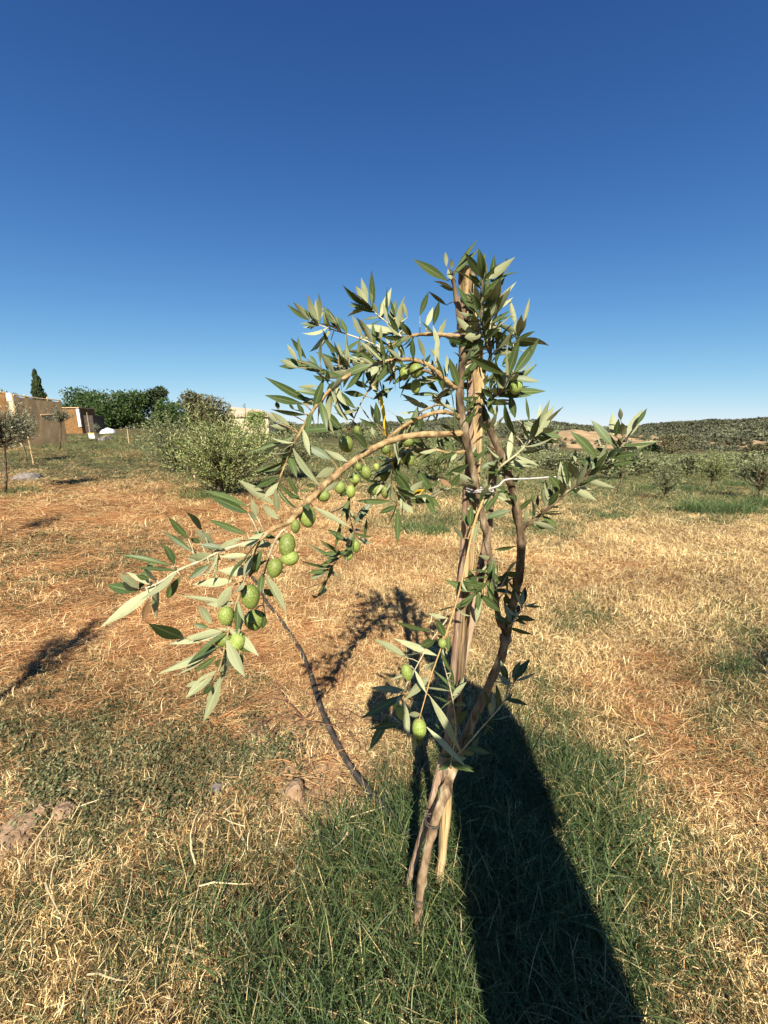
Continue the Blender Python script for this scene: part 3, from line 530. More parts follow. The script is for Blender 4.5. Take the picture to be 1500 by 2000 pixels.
def leaf_mesh(name, bend, fold, mats, tw=0.0, n=8):
    """thin two-skinned lanceolate blade, unit length along +X, unit width along Y, top skin facing +Z."""
    mb = MB(); mb.smooth = True; th = .0035; top = []; bot = []
    for i in range(n + 1):
        t = i / n
        w = .5 * (math.sin(math.pi * t ** .88)) ** 1.12 * 1.04 if 0 < i < n else (.05 if i == 0 else .0)
        x = math.sin(bend * t) / bend if abs(bend) > .01 else t
        z = -(1 - math.cos(bend * t)) / bend if abs(bend) > .01 else 0
        a = tw * t
        for row, off in ((top, th), (bot, -th)):
            L_ = []
            for s in (-1, 0, 1):
                y = s * w; zz = abs(s) * w * fold * .16
                L_.append((x, y * math.cos(a), z + zz + y * math.sin(a) * .16 + off * (1 if s == 0 else .25)))
            row.append(L_)
    for row, mi, rev in ((top, 0, False), (bot, 1, True)):
        V = [p for r_ in row for p in r_]; F = []
        for i in range(n):
            for s in (0, 1):
                q = (i * 3 + s, (i + 1) * 3 + s, (i + 1) * 3 + s + 1, i * 3 + s + 1)
                F.append(q[::-1] if rev == False else q)
        k = len(mb.v); mb.add(V, [tuple(reversed(f)) if True else f for f in F], mi)
        for j in range(len(V)): mb.c[k + j] = 0.0 if j % 3 == 1 else 1.0
    return mb.mesh(name, mats)
LM = {}
for key, mats in (('g', (M['leaf_top'], M['leaf_under'])), ('y', (M['leaf_yellow'], M['leaf_yellow'])), ('b', (M['leaf_brown'], M['leaf_brown']))):
    LM[key] = [leaf_mesh('leaf', b, f, mats, tw) for b, f, tw in ((.25, .5, .0), (.6, .8, .3), (-.3, .6, -.25), (.9, 1.0, .2), (.1, 1.3, .5), (-.5, .9, .1), (.45, .4, -.5))]
def olive_mesh(seed):
    mb = MB(); mb.smooth = True; nl, nr = 12, 9; V = [(0, 0, .5)]; r = random.Random(seed)
    for j in range(1, nr):
        ph = math.pi * j / nr
        for i in range(nl):
            th = 2 * math.pi * i / nl
            rad = .5 * math.sin(ph) * (1 + .06 * math.cos(ph)) * (1 + .02 * r.uniform(-1, 1))
            V.append((rad * math.cos(th), rad * math.sin(th), .5 * math.cos(ph) * (1.0 if ph < 2.6 else 1.03)))
    V.append((0, 0, -.53)); F = [(0, 1 + i, 1 + (i + 1) % nl) for i in range(nl)]
    for j in range(nr - 2):
        for i in range(nl):
            a, b = 1 + j * nl + i, 1 + j * nl + (i + 1) % nl; F.append((a, a + nl, b + nl, b))
    k = 1 + (nr - 2) * nl; F += [(k + i, len(V) - 1, k + (i + 1) % nl) for i in range(nl)]
    mb.add(V, F); return mb.mesh('olive', M['olive'])
OM = [olive_mesh(i) for i in range(3)]

def build_tree():
    r = random.Random(42); base = P(815, 1822, .69); base.z = H(base.x, base.y)
    root = empty('olive_tree', base, 'young olive tree in front bearing green olives, tied to wooden stakes', 'olive tree')
    segs = []; parts = []
    for bi, (nm, mt, pts) in enumerate(PATHS):
        pl = [(*rp(k, x, y), Y, rad) for k, x, y, Y, rad in pts]
        sp = smooth_path(pl, 5)
        w3 = [P(u, v, Y) for u, v, Y, _ in sp]; rad = [max(.0005, q[3] * .001) for q in sp]
        if nm == 'trunk':
            w3 = [Vector((w3[0].x - .004, w3[0].y, H(base.x, base.y) - .05))] + w3; rad = [rad[0] * 1.25] + rad
        for i in range(len(sp)):                     # natural unevenness along the stem
            rad[i] *= 1 + .14 * nz(i * .7, bi * 3.1) + (.28 if (i % 6 == 3 and r.random() < .6) else 0)
        mb = MB(); mb.smooth = True
        mb.tube(w3, rad, 10 if rad[0] > .006 else 7, rough=.26, seed=bi * 1.7)
        for i, s in enumerate(sp): segs.append((s[0], s[1], s[2], bi, w3[i + (1 if nm == 'trunk' else 0)]))
        parts.append([nm, mt, mb, [], []])
    sa = np.array([(s[0], s[1]) for s in segs])
    def nearest(u, v, skip=()):
        d = np.hypot(sa[:, 0] - u, sa[:, 1] - v); i = int(np.argmin(d)); return segs[i], d[i]
    for k, txt in LEAVES.items():
        sc = REG[k][2]
        for tok in txt.split():
            a = tok.split(','); bx, by, tx, ty, w = map(float, a[:5]); side = a[5]
            u0, v0 = rp(k, bx, by); u1, v1 = rp(k, tx, ty); s, dist = nearest(u0, v0)
            Y = s[2] + r.uniform(-.012, .012); wpx = w / sc; lpx = math.hypot(u1 - u0, v1 - v0)
            b3 = P(u0, v0, Y); unit = depth(b3) / 750.0; Lm = lpx * unit
            tilt = r.uniform(-.5, .3) if lpx / max(wpx, 1) > 2.4 else r.uniform(-1.0, -.4) * (1 if r.random() < .6 else -1)
            t3 = P(u1, v1, max(.3, Y + Lm * math.tan(tilt) * .8))
            parts[s[3]][3].append((b3, t3, max(.0045, wpx * unit), side))
            if dist > 3: parts[s[3]][2].tube([s[4], s[4].lerp(b3, .55) + Vector((0, 0, .002)), b3], [.0011, .0009, .0007], 5)
            else: parts[s[3]][2].tube([s[4], b3], [.0009, .0007], 5)
    for u, v, w, h in OLIVES:
        s, dist = nearest(u, v - h * .5); c = P(u, v, s[2] + r.uniform(-.012, .006)); unit = depth(c) / 750.0
        parts[s[3]][4].append((c, w * unit, h * unit, s[4]))
        topp = c + Vector((0, 0, h * unit * .45)); parts[s[3]][2].tube([s[4], s[4].lerp(topp, .5) + Vector((0, 0, .004)), topp], [.0012, .0010, .0011], 6)
    n = 0
    for nm, mt, mb, lv, ol in parts:
        br = mb.build(nm, M[mt], root)
        for b3, t3, wd, side in lv:
            X = (t3 - b3); L = X.length; X.normalize(); view = (Vector((0, 0, CAM_H)) - b3).normalized()
            roll = r.gauss(0, .42); roll = max(-.95, min(.95, roll))
            Z = (view - X * view.dot(X)).normalized(); Z = Matrix.Rotation(roll, 3, X) @ Z
            if side == 'u': Z = -Z
            Yv = Z.cross(X); wd2 = min(wd / max(.55, math.cos(roll)), L * .32, .018) * .94
            if wd2 < .0055: wd2 = .0075
            me = r.choice(LM['g' if side in 'tu' else side])
            o = bpy.data.objects.new('leaf', me); COL.objects.link(o); o.parent = br
            m3 = Matrix((X * L * 1.08, Yv * wd2, Z * min(L * .5, .035) )).transposed().to_4x4(); m3.translation = b3 - base
            o.matrix_local = m3; n += 1
        for c, w, h, _ in ol:
            o = bpy.data.objects.new('olive', r.choice(OM)); COL.objects.link(o); o.parent = br; o.location = c - base
            if w > h * 1.1: o.scale = (h, h, w); o.rotation_euler = (.3, 1.35, r.uniform(-.2, .2))
            else: o.scale = (w * .95, w * .95, h * 1.07); o.rotation_euler = (r.uniform(-.3, .3), r.uniform(-.25, .25), r.uniform(0, 6))
    fb = MB(); fb.smooth = True; src = []
    for me in LM['g'][:4]:
        src.append(([tuple(v.co) for v in me.vertices], [tuple(q.vertices) for q in me.polygons], [q.material_index for q in me.polygons], [a.value for a in me.attributes['bv'].data]))
    for bi, (nm, mt, pts) in enumerate(PATHS):
        if nm == 'trunk': continue
        sp = smooth_path([(*rp(k, x, y), Y, rad) for k, x, y, Y, rad in pts], 5)
        for i in range(len(sp)):
            u, v, Y, rd = sp[i]
            stem = (bi == 2 and 700 < v < 1010) or (bi == 1 and v < 1000)
            if stem:
                if r.random() > .5: continue
            elif rd > 5.2 or r.random() > ((.22 if bi in (3, 4, 5, 19, 20) else .85 if bi in (13, 14, 15, 16, 17, 18, 24) else .55) if rd < 3.6 else .15) or (bi == 2 and v > 700) or bi == 1: continue
            for _ in range(2):
                b3 = P(u, v, Y); j = min(i + 1, len(sp) - 1); d = (P(*sp[j][:3]) - b3)
                d = d.normalized() if d.length > 1e-5 else Vector((0, 0, 1))
                q = Matrix.Rotation(r.uniform(0, 6.28), 3, d) @ d.orthogonal().normalized(); X = (d * r.uniform(.3, 1.1) + q).normalized()
                L = r.uniform(.032, .070); Z = Matrix.Rotation(r.uniform(0, 6.28), 3, X) @ X.orthogonal().normalized(); Yv = Z.cross(X); V, F, MI, CC = r.choice(src); w = L * r.uniform(.16, .24)
                k = len(fb.v); fb.v += [tuple(b3 + X * (x * L) + Yv * (y * w) + Z * (z * L * .5)) for x, y, z in V]; fb.f += [tuple(a + k for a in f) for f in F]; fb.m += MI; fb.c += CC
                fb_n = 0
    small = fb.build('small_leaves', [M['leaf_top'], M['leaf_under']], root); small['kind'] = 'stuff'
    print('leaves', n, 'filler', len(fb.f) // 32)
    return root
build_tree()

# ------------------------------------------------------------------ stakes, ties, yellow strip, hose
def stake(pts, material, label, rough=.35, sides=9, hollow=None):
    sp = smooth_path(pts, 6); w3 = [P(u, v, Y) for u, v, Y, _ in sp]; rad = [q[3] * .001 for q in sp]
    foot = Vector(w3[-1]); foot.z = H(foot.x, foot.y) - .08; w3.append(foot); rad.append(rad[-1] * .9)
    root = empty('wooden_stake', (foot.x, foot.y, foot.z + .08), label, 'stake', 'stakes holding the young olive tree')
    mb = MB(); mb.tube(w3, rad, sides, rough=rough, seed=R.uniform(0, 50)); mb.build('pole', material, root)
    return root, w3, rad
st, w3, rad = stake([(908, 524, .815, 15), (917, 600, .815, 15.5), (928, 690, .815, 16), (932, 780, .812, 15), (930, 860, .81, 14), (920, 1000, .808, 12.5), (906, 1200, .805, 12.5), (884, 1440, .80, 12.5), (866, 1640, .795, 12), (856, 1738, .79, 11.5)], M['stake'], 'tall thick weathered tan stake rising above the olive tree top')
# a split slat of the same pole, lying against its left side
mb = MB(); sl = [w3[i] + Vector((-.015 - .002 * nz(i * .3, 1), -.009, 0)) for i in range(5, len(w3) - 10)]; mb.tube(sl, [.0075] * len(sl), 6, rough=.4, seed=4.4); mb.build('split_slat', M['stake_grey'], st)
mb = MB(); kn = w3[22]; mb.tube([kn + Vector((.010, -.010, 0)), kn + Vector((.021, -.020, .008))], [.006, .004], 7, rough=.3); mb.build('knot', M['stake_grey'], st)
stake([(966, 868, .86, 8.5), (960, 960, .855, 9.5), (943, 1095, .845, 10.5), (908, 1270, .83, 10), (880, 1420, .81, 9.5), (842, 1570, .785, 9), (812, 1670, .78, 8.5), (796, 1730, .775, 8)], M['stake_grey'], 'thin greyish brown crooked stake crossing behind the trunk', .25, 8)

def ring_tie(name, center, axis, rx, material, label, rad, tail=None, turns=1.6, cat='tie'):
    ax = Vector(axis).normalized(); a = ax.orthogonal().normalized(); b = ax.cross(a); pts = []
    for i in range(int(26 * turns)):
        t = 2 * math.pi * i / 26; pts.append(center + (a * math.cos(t) + b * math.sin(t)) * (rx + .001 * math.sin(i * 1.3)) + ax * (.004 * i / 26 + .0012 * math.sin(i * .9)))
    if tail: pts += [Vector(p) for p in smooth_path([tuple(pts[-1])] + [tuple(p) for p in tail], 6)[1:]]
    mb = MB(); mb.smooth = True; mb.tube(pts, rad, 6, rough=.25)
    o = mb.build(name, material, None, origin=tuple(center)); return tag(o, label, cat)
tw_c = P(*rp(7, 330, 545), .79)
ring_tie('twine_tie', tw_c, (0, 0, 1), .027, M['twine'], 'white twine tying the tree to its stake, loose end sticking out right', .0019,
         [P(*rp(7, 440, 515), .75), P(*rp(7, 500, 468), .76), P(*rp(7, 600, 462), .77), P(*rp(7, 720, 456), .775), P(*rp(7, 800, 450), .78), P(*rp(7, 890, 452), .785)])
ring_tie('wire_tie', P(843, 1608, .73), (.25, 0, 1), .0165, M['wire'], 'thin dark wire wrapped around trunk and stake at mid height', .0009, None, 2.6)
ring_tie('wire_tie', P(819, 1757, .70), (.1, .2, 1), .0145, M['wire'], 'thin dark wire wrapped around the trunk just above the grass', .0009, None, 1.7)
ring_tie('twine_tie', P(926, 662, .80), (0, 0, 1), .030, M['twig_yellow'], 'thin tan string around the stake near its top', .0009, None, 1.3)
M['yellow'] = mat('yellow', [(.3, (.80, .48, .01)), (.7, (.85, .58, .03))], scale=30, rough=.5)
def strip():
    mb = MB(); pts = [(743, 775, .80), (748, 800, .80), (751, 822, .80), (754, 848, .80), (766, 905, .81), (778, 948, .815)]; V = []
    sp = smooth_path(pts, 4)
    for i, (u, v, Y) in enumerate(sp):
        p = P(u, v, Y); tw = .4 + .9 * i / len(sp); d = Vector((math.cos(tw), -math.sin(tw), 0)) * .0042; n_ = Vector((math.sin(tw), math.cos(tw), 0)) * .0005
        V += [p - d - n_, p + d - n_, p + d + n_, p - d + n_]
    F = []
    for i in range(len(sp) - 1):
        for k in range(4): F.append((4 * i + k, 4 * i + (k + 1) % 4, 4 * i + 4 + (k + 1) % 4, 4 * i + 4 + k))
    F += [(3, 2, 1, 0), tuple(4 * (len(sp) - 1) + k for k in range(4))]
    mb.add(V, F); tag(mb.build('yellow_strip', M['yellow'], None, origin=tuple(P(743, 775, .80))), 'narrow bright yellow strip hanging among the olive leaves', 'strip')
strip()
def hose():
    px = [(430, 1085), (470, 1108), (505, 1150), (520, 1180), (548, 1215), (580, 1262), (600, 1305), (614, 1350), (630, 1400), (652, 1448), (685, 1505), (715, 1545), (745, 1580), (775, 1615), (800, 1650)]
    pts = []
    for i, (u, v) in enumerate(smooth_path(px, 5)):
        g = G(u, v); pts.append(g + Vector((0, 0, .020 + .006 * math.sin(i * .21))))
    mb = MB(); mb.smooth = True; mb.tube(pts, .0112, 10); tag(mb.build('irrigation_hose', M['hose'], None, origin=tuple(pts[0])), 'black rubber irrigation hose snaking over dry ground to the tree', 'hose')
hose()

# ------------------------------------------------------------------ clods, stones, dead stalks on the ground
def lump(name, g, size, material, label, cat, seed, flat=.6):
    bm = bmesh.new(); bmesh.ops.create_icosphere(bm, subdivisions=3, radius=.5)
    for v in bm.verts:
        k = 1 + .35 * mnoise.noise(v.co * 2.2 + Vector((seed, 0, 0))) + .15 * mnoise.noise(v.co * 6 + Vector((0, seed, 0))); v.co *= k; v.co.x *= size[0]; v.co.y *= size[1]; v.co.z *= size[2] if v.co.z > 0 else size[2] * flat
    me = bpy.data.meshes.new(name); bm.to_mesh(me); bm.free(); me.materials.append(material)
    o = bpy.data.objects.new(name, me); COL.objects.link(o); o.location = (g.x, g.y, g.z + size[2] * .12); o.rotation_euler = (0, 0, seed)
    return tag(o, label, cat)
lump('soil_clod', G(578, 1550), (.075, .06, .075), M['soil_clod'], 'tan soil clod left of the hose casting a small black shadow', 'clod', 2.2)
lump('soil_clod', G(124, 1590), (.075, .06, .05), M['soil_clod'], 'pale soil clod beside the weeds at the left', 'clod', 5.1)
lump('soil_clod', G(80, 1590), (.06, .05, .04), M['soil_clod'], 'small rounded soil clod among the weeds at left', 'clod', 7.7)
lump('soil_clod', G(35, 1630), (.16, .10, .035), M['soil_clod'], 'broad flat cracked soil clod at the left edge', 'clod', 1.7)
lump('soil_clod', G(424, 1543), (.04, .035, .035), M['rock'], 'small grey brown stone between weeds and bare soil', 'stone', 9.3)
lump('rock', G(55, 938), (.50, .36, .26), M['rock'], 'dark grey boulder beside the leftmost olive tree', 'rock', 3.9)
M['stalk'] = mat('stalk', [(.3, (.10, .05, .03)), (.7, (.20, .10, .06))], scale=60, rough=.8)
def dead_stalk():
    a = G(1012, 1525); mb = MB(); q = [a + Vector((0, 0, -.01)), P(1032, 1482, a.y + .01), P(1052, 1443, a.y + .02), P(1068, 1415, a.y + .025), P(1085, 1390, a.y + .03)]
    mb.tube([Vector(x) for x in smooth_path([tuple(x) for x in q], 4)], [.0022] * 6 + [.0016] * 6 + [.001] * 5, 6, rough=.2)
    for i, (u, v) in enumerate(((1046, 1452), (1058, 1436), (1066, 1420))):
        p = P(u, v, a.y + .02); mb.tube([p, p + Vector((.012, .004, -.004)), p + Vector((.020, .002, -.018))], [.0012, .001, .0006], 5)
    tag(mb.build('dead_stalk', M['stalk'], None, origin=tuple(a)), 'single dark dead weed stalk leaning right beside the shadow', 'weed')
dead_stalk()
def dead_weed():
    a = G(595, 1410); mb = MB(); r = random.Random(3)
    def grow(p, az, l, rad, d):
        pts = [p]; 
        for i in range(4):
            az += r.uniform(-.35, .35); p = p + Vector((math.cos(az), math.sin(az) * 1.0, 0)) * l / 4; p.z = H(p.x, p.y) + .024 + .014 * r.random(); pts.append(p)
            if d and r.random() < .75: grow(p.copy(), az + r.choice((-1, 1)) * r.uniform(.5, 1.0), l * .55, rad * .7, d - 1)
        mb.tube(pts, [rad, rad * .9, rad * .8, rad * .6, rad * .3], 5)
    for az in (.5, 1.3, 2.6, 3.3, 4.3, 5.6): grow(a + Vector((0, 0, .01)), az, r.uniform(.15, .27), .0024, 2)
    tag(mb.build('dead_weed', M['stalk'], None, origin=tuple(a)), 'dark branching dead weed sprawled flat beside the hose', 'weed')
dead_weed()
def straws():
    r = random.Random(11); mats = M['straw']
    spots = [(700, 1620), (150, 1900), (560, 1660), (1250, 1120), (380, 1720), (250, 1850), (130, 1590), (470, 1640), (620, 1200), (850, 1290), (1400, 1360), (230, 1290), (1330, 1240), (90, 1760), (1240, 1460), (330, 1880), (1100, 1700)]
    mb = MB()
    for u, v in spots:
        for _ in range(3):
            g = G(u + r.uniform(-25, 25), v + r.uniform(-25, 25)); az = r.uniform(0, 6.28)
            blade(mb, (0, 0, 0), az, r.uniform(.08, .19), r.uniform(.002, .0045), r.uniform(.02, .2), .2, r.uniform(.65, 1), r, 4, .3)
            k = len(mb.v) - 9
            for i in range(k, len(mb.v)):
                x, y, z = mb.v[i]; mb.v[i] = (x + g.x, y + g.y, z + g.z + .022)
    tag(mb.build('loose_straw', M['straw_plain'], None), 'broad pale straw stems lying loose on the grass', 'straw', kind='stuff')
M['straw_plain'] = mat('straw_plain', [(0, (.50, .33, .13)), (1, (.74, .60, .34))], source='attr', rough=.7)
straws()

# ------------------------------------------------------------------ background plants
M['bg_leaf'] = mat('bg_leaf', [(0, (.055, .085, .025)), (.45, (.115, .15, .05)), (.7, (.22, .25, .11)), (1, (.42, .43, .25))], source='attr', rough=.55, trans=.15)
M['bg_leaf_bright'] = mat('bg_leaf_bright', [(0, (.07, .11, .022)), (.4, (.16, .22, .055)), (.7, (.30, .36, .12)), (1, (.50, .53, .26))], source='attr', rough=.55, trans=.2)
M['bg_leaf_grey'] = mat('bg_leaf_grey', [(0, (.05, .065, .03)), (.5, (.12, .14, .075)), (.8, (.24, .25, .16)), (1, (.40, .41, .28))], source='attr', rough=.55, trans=.12)
M['dark_leaf'] = mat('dark_leaf', [(0, (.020, .042, .012)), (.5, (.048, .085, .022)), (.85, (.085, .13, .035)), (1, (.14, .18, .06))], source='attr', rough=.5, trans=.15)
M['cypress_leaf'] = mat('cypress_leaf', [(0, (.018, .032, .012)), (.6, (.04, .06, .022)), (1, (.08, .10, .04))], source='attr', rough=.7)
M['dry_leaf'] = mat('dry_leaf', [(0, (.05, .06, .025)), (.5, (.10, .10, .045)), (1, (.20, .16, .08))], source='attr', rough=.7)
M['tuft'] = mat('tuft', [(0, (.035, .07, .02)), (.5, (.075, .13, .035)), (.9, (.15, .20, .07)), (1, (.35, .30, .14))], source='attr', rough=.55, trans=.15)

def leafquad(mb, b, d, l, w, r, col):
    s = d.cross(Vector((r.uniform(-1, 1), r.uniform(-1, 1), r.uniform(-1, 1))))
    if s.length < 1e-4: s = d.orthogonal()
    s.normalize(); mb.add([b, b + d * l * .45 + s * w / 2, b + d * l, b + d * l * .45 - s * w / 2], [(0, 1, 2, 3)], 0, col)

def olive_bush(base, h, spread, trunk_h, n, label, seed, leaf='bg_leaf', ll=.055, lw=.012, stake_to=None, lean=(0, 0), group='young olive trees in the field', up=.9, name='olive_sapling'):
    r = random.Random(seed); root = empty(name, base, label, 'olive tree', group); tb = MB(); tb.smooth = True; cb = MB()
    top = base + Vector((lean[0], lean[1], trunk_h)); tr = .010 + .012 * h
    tb.tube([base - Vector((0, 0, .06)), base.lerp(top, .4) + Vector((.02 * h, 0, 0)), top, top + Vector((lean[0] * .4, 0, (h - trunk_h) * .45))], [tr, tr * .85, tr * .7, tr * .25], 7, rough=.2)
    for i in range(n):
        az = r.uniform(0, 6.283); t = r.random()
        s0 = base.lerp(top, 1.0) + Vector((lean[0] * .4 * t, 0, (h - trunk_h) * .45 * t)); e = r.uniform(.15, 1.45) * up
        L = (h - trunk_h) * r.uniform(.35, .75) * (1 if e > .6 else spread / max(.1, h - trunk_h) * 1.25); p = s0.copy(); pts = [p.copy()]; d = Vector((math.cos(az) * math.cos(e) * spread / max(.1, (h - trunk_h)) * 1.6, math.sin(az) * math.cos(e) * spread / max(.1, (h - trunk_h)) * 1.6, math.sin(e))).normalized()
        k = max(5, int(L / (ll * .42)))
        for j in range(k):
            d = (d + Vector((r.uniform(-.12, .12), r.uniform(-.12, .12), r.uniform(-.05, .08)))).normalized(); p = p + d * L / k; pts.append(p.copy())
            if j > k * .15:
                for sgn in (-1, 1):
                    if r.random() < .9:
                        q = d.orthogonal().normalized(); q = Matrix.Rotation(r.uniform(0, 6.28), 3, d) @ q
                        ld = (d * r.uniform(.5, 1.2) + q * .8).normalized(); leafquad(cb, p, ld, ll * r.uniform(.6, 1.25), lw * r.uniform(.7, 1.3), r, r.random() ** 1.3 if r.random() < .75 else r.uniform(.75, 1))
        tb.tube(pts[::2] if len(pts) > 5 else pts, [tr * .28 * (1 - .8 * q / len(pts[::2])) for q in range(len(pts[::2] if len(pts) > 5 else pts))], 4)
    tb.build('trunk', M['bark'], root); cb.build('crown', M[leaf], root)
    if stake_to:
        sb = MB(); a, b = stake_to; sb.tube([a - Vector((0, 0, .1)), b], [.018, .015], 6, rough=.2); s = sb.build('wooden_stake', M['stake'], None, origin=tuple(a)); tag(s, stake_to_label(label), 'stake')
    return root
def stake_to_label(l): return 'short pale stake propping the small olive left of the tan screen'

def crown_tree(name, base, h, w, label, seed, leaf='dark_leaf', trunk=.25, n=3600, ls=.20, cat='tree', group=None, lobes=9, cone=False, depthk=.8):
    r = random.Random(seed); root = empty(name, base, label, cat, group); tb = MB(); cb = MB(); tb.smooth = True
    t0 = base + Vector((0, 0, h * .8)); tb.tube([base - Vector((0, 0, .2)), base + Vector((.05 * w, 0, h * .3)), t0], [w * .045, w * .03, w * .008], 7, rough=.2)
    L = []
    if cone:
        for i in range(lobes):
            t = (i + .5) / lobes; L.append((Vector((r.uniform(-.06, .06) * w, r.uniform(-.06, .06) * w, h * (trunk + (1 - trunk) * t))), w * .5 * (math.sin(math.pi * min(1, .12 + .88 * t)) ** .6 * (1 - .55 * t)), h * (1 - trunk) / lobes * 1.3))
    else:
        for i in range(lobes):
            a = r.uniform(0, 6.28); q = math.sqrt(r.random()) * .36 * w; zz = r.uniform(trunk, .86)
            s = w * r.uniform(.20, .32) * (1.15 - .5 * abs(zz - .5)); L.append((Vector((q * math.cos(a), q * math.sin(a) * depthk, h * zz)), s, s * r.uniform(.7, 1.0)))
            tb.tube([base + Vector((.03 * w, 0, h * .28)), base + L[-1][0]], [w * .018, w * .006], 5)
    for i in range(n):
        c, s, sz = L[i % len(L)]
        d = Vector((r.gauss(0, 1), r.gauss(0, 1), r.gauss(0, 1))).normalized(); k = r.random() ** .38 * (1 + .22 * nz(d.x * 2 + seed, d.y * 2, d.z * 2 + c.z))
        p = base + c + Vector((d.x * s * k, d.y * s * k, d.z * sz * k))
        if p.z < base.z + .05: continue
        col = min(1, max(0, .15 + .7 * r.random() + .25 * nz(p.x * .9, p.y * .9, p.z * .9)))
        dd = Vector((r.uniform(-1, 1), r.uniform(-1, 1), r.uniform(-.7, 1))); dd = (dd + d * .8).normalized()
        if cone: dd = (d * .35 + Vector((0, 0, 1))).normalized()
        leafquad(cb, p, dd, ls * r.uniform(.6, 1.4), ls * r.uniform(.35, .8), r, col)
    tb.build('trunk', M['bark'], root); cb.build('crown', M[leaf], root); return root

def gb(u, v, Y):                                   # a spot on the terrain below pixel column u at forward distance Y
    x = (u - 750) / 750 * (Y * CP + .2); return Vector((x, Y, H(x, Y)))
def hpx(base, v_top):                              # height that reaches picture row v_top from a base point
    d = ray(*pix(*base)); dv = ray(pix(*base)[0], v_top); return max(.1, CAM_H + dv.z * base.y / dv.y - base.z)

b = G(438, 968); olive_bush(b, hpx(b, 800), 1.25, .06, 400, 'large bushy young olive, pale green, left behind the front tree', 21, 'bg_leaf_bright', up=.92)
b = G(345, 925); olive_bush(b, hpx(b, 806), 1.2, .15, 240, 'bushy young olive partly hidden behind the large pale one', 22, 'bg_leaf')
b = G(505, 935); olive_bush(b, hpx(b, 812), .85, .2, 150, 'young olive bush in front of the low house', 34, 'bg_leaf_bright')
b = G(8, 966); olive_bush(b, hpx(b, 785), .55, .75, 190, 'grey green olive with dark trunk cut by the left edge', 23, 'bg_leaf_grey', lean=(.16, 0))
b = G(52, 905); olive_bush(b, hpx(b, 795), .60, .55, 130, 'small olive with leaning pale stake left of the tan screen', 24, 'bg_leaf_grey', stake_to=(G(66, 908), P(54, 850, G(52, 905).y)))
b = G(115, 882); olive_bush(b, hpx(b, 796), .55, 1.0, 120, 'slim young olive standing before the tan hessian screen', 25, 'bg_leaf_grey', lean=(.25, 0))
b = G(850, 945); olive_bush(b, hpx(b, 858), .75, .15, 140, 'young olive shoots right behind the front stake', 26, 'bg_leaf_bright')
b = G(575, 940); olive_bush(b, hpx(b, 826), 1.0, .2, 170, 'young olive bush behind the arching front branch', 27, 'bg_leaf')
b = G(1202, 968); olive_bush(b, hpx(b, 880), .28, .5, 16, 'sparse sapling on a thin leaning cane beyond the right branch tip', 28, 'bg_leaf_bright', lean=(.12, 0))
b = G(1296, 978); olive_bush(b, hpx(b, 900), .50, .12, 80, 'low sparse olive sapling left of the tall green grass', 29, 'bg_leaf')
b = G(1388, 952); olive_bush(b, hpx(b, 878), .72, .2, 130, 'rounded olive sapling standing above the tall green grass', 30, 'bg_leaf_bright')
b = G(1480, 975); olive_bush(b, hpx(b, 876), .75, .2, 120, 'dark olive sapling at the right edge of the field', 31, 'bg_leaf')
b = G(1250, 930); olive_bush(b, hpx(b, 872), .85, .2, 120, 'small olive sapling behind the leaning cane sapling', 32, 'bg_leaf')
b = G(1150, 935); olive_bush(b, hpx(b, 872), .80, .2, 110, 'olive sapling half hidden by the right front branch', 33, 'bg_leaf_bright')
for u, v, t, l in ((190, 862, 826, 'thin sapling beside the white beehive box'), (262, 868, 828, 'thin sapling between white heap and hedge'), (243, 860, 835, 'short sapling right of the stone pile')):
    b = G(u, v); olive_bush(b, hpx(b, t), .35, .6, 22, l, u, 'bg_leaf_grey', ll=.09, lw=.02)

for ut, vt, hh_, lab, sd in ((205, 1217, 1.5, 'young olive just outside the left edge, its shadow crossing the thatch', 71), (120, 1012, 1.5, 'farther young olive outside the left edge, its shadow on the straw', 72), (1450, 1262, 1.35, 'young olive just outside the right edge, its shadow on the grass', 73)):
    tip = G(ut, vt); base = tip - Vector((SUN_DIR.x, SUN_DIR.y, 0)) / -SUN_DIR.z * hh_ * .92; base.z = H(base.x, base.y)
    olive_bush(base, hh_, .20 if sd == 71 else .32, .9, 32, lab, sd, 'bg_leaf')
def tuft(u, v, h, w, n, label, seed):
    r = random.Random(seed); g = G(u, v); mb = MB()
    for _ in range(n):
        a = r.uniform(0, 6.28); q = w * math.sqrt(r.random()); x, y = g.x + q * math.cos(a), g.y + q * math.sin(a) * .6
        blade(mb, (x, y, 0), r.uniform(0, 6.28), h * r.uniform(.5, 1.15), .005, r.uniform(.8, 1.5), r.uniform(.3, 1.5), r.random() * .95, r, 4, .15)
        zz = H(x, y)
        for i in range(len(mb.v) - 9, len(mb.v)): mb.v[i] = (mb.v[i][0], mb.v[i][1], mb.v[i][2] + zz - .01)
    tag(mb.build('grass_tuft', M['tuft'], None, origin=tuple(g)), label, 'grass tuft', 'green grass tufts in the dry field')
tuft(1400, 1004, .33, .66, 2400, 'widest tall green grass tuft near the right edge', 1)
tuft(1495, 992, .34, .45, 1100, 'tall green grass tuft cut by the right edge', 2)
tuft(1198, 1016, .14, .28, 600, 'small low green grass tuft on straw right of the tree', 3)
tuft(826, 1042, .17, .32, 900, 'green grass tuft behind the trunk, between branch and stake', 4)
tuft(1062, 1046, .10, .16, 260, 'small green tuft just right of the olive trunk', 5)
tuft(395, 972, .18, .38, 600, 'green grass tuft at the foot of the large pale bush', 6)
tuft(30, 962, .16, .45, 420, 'green grass tuft around the leftmost olive trunk', 7)
tuft(1290, 1000, .12, .28, 300, 'short green tuft left of the widest tall tuft', 8)

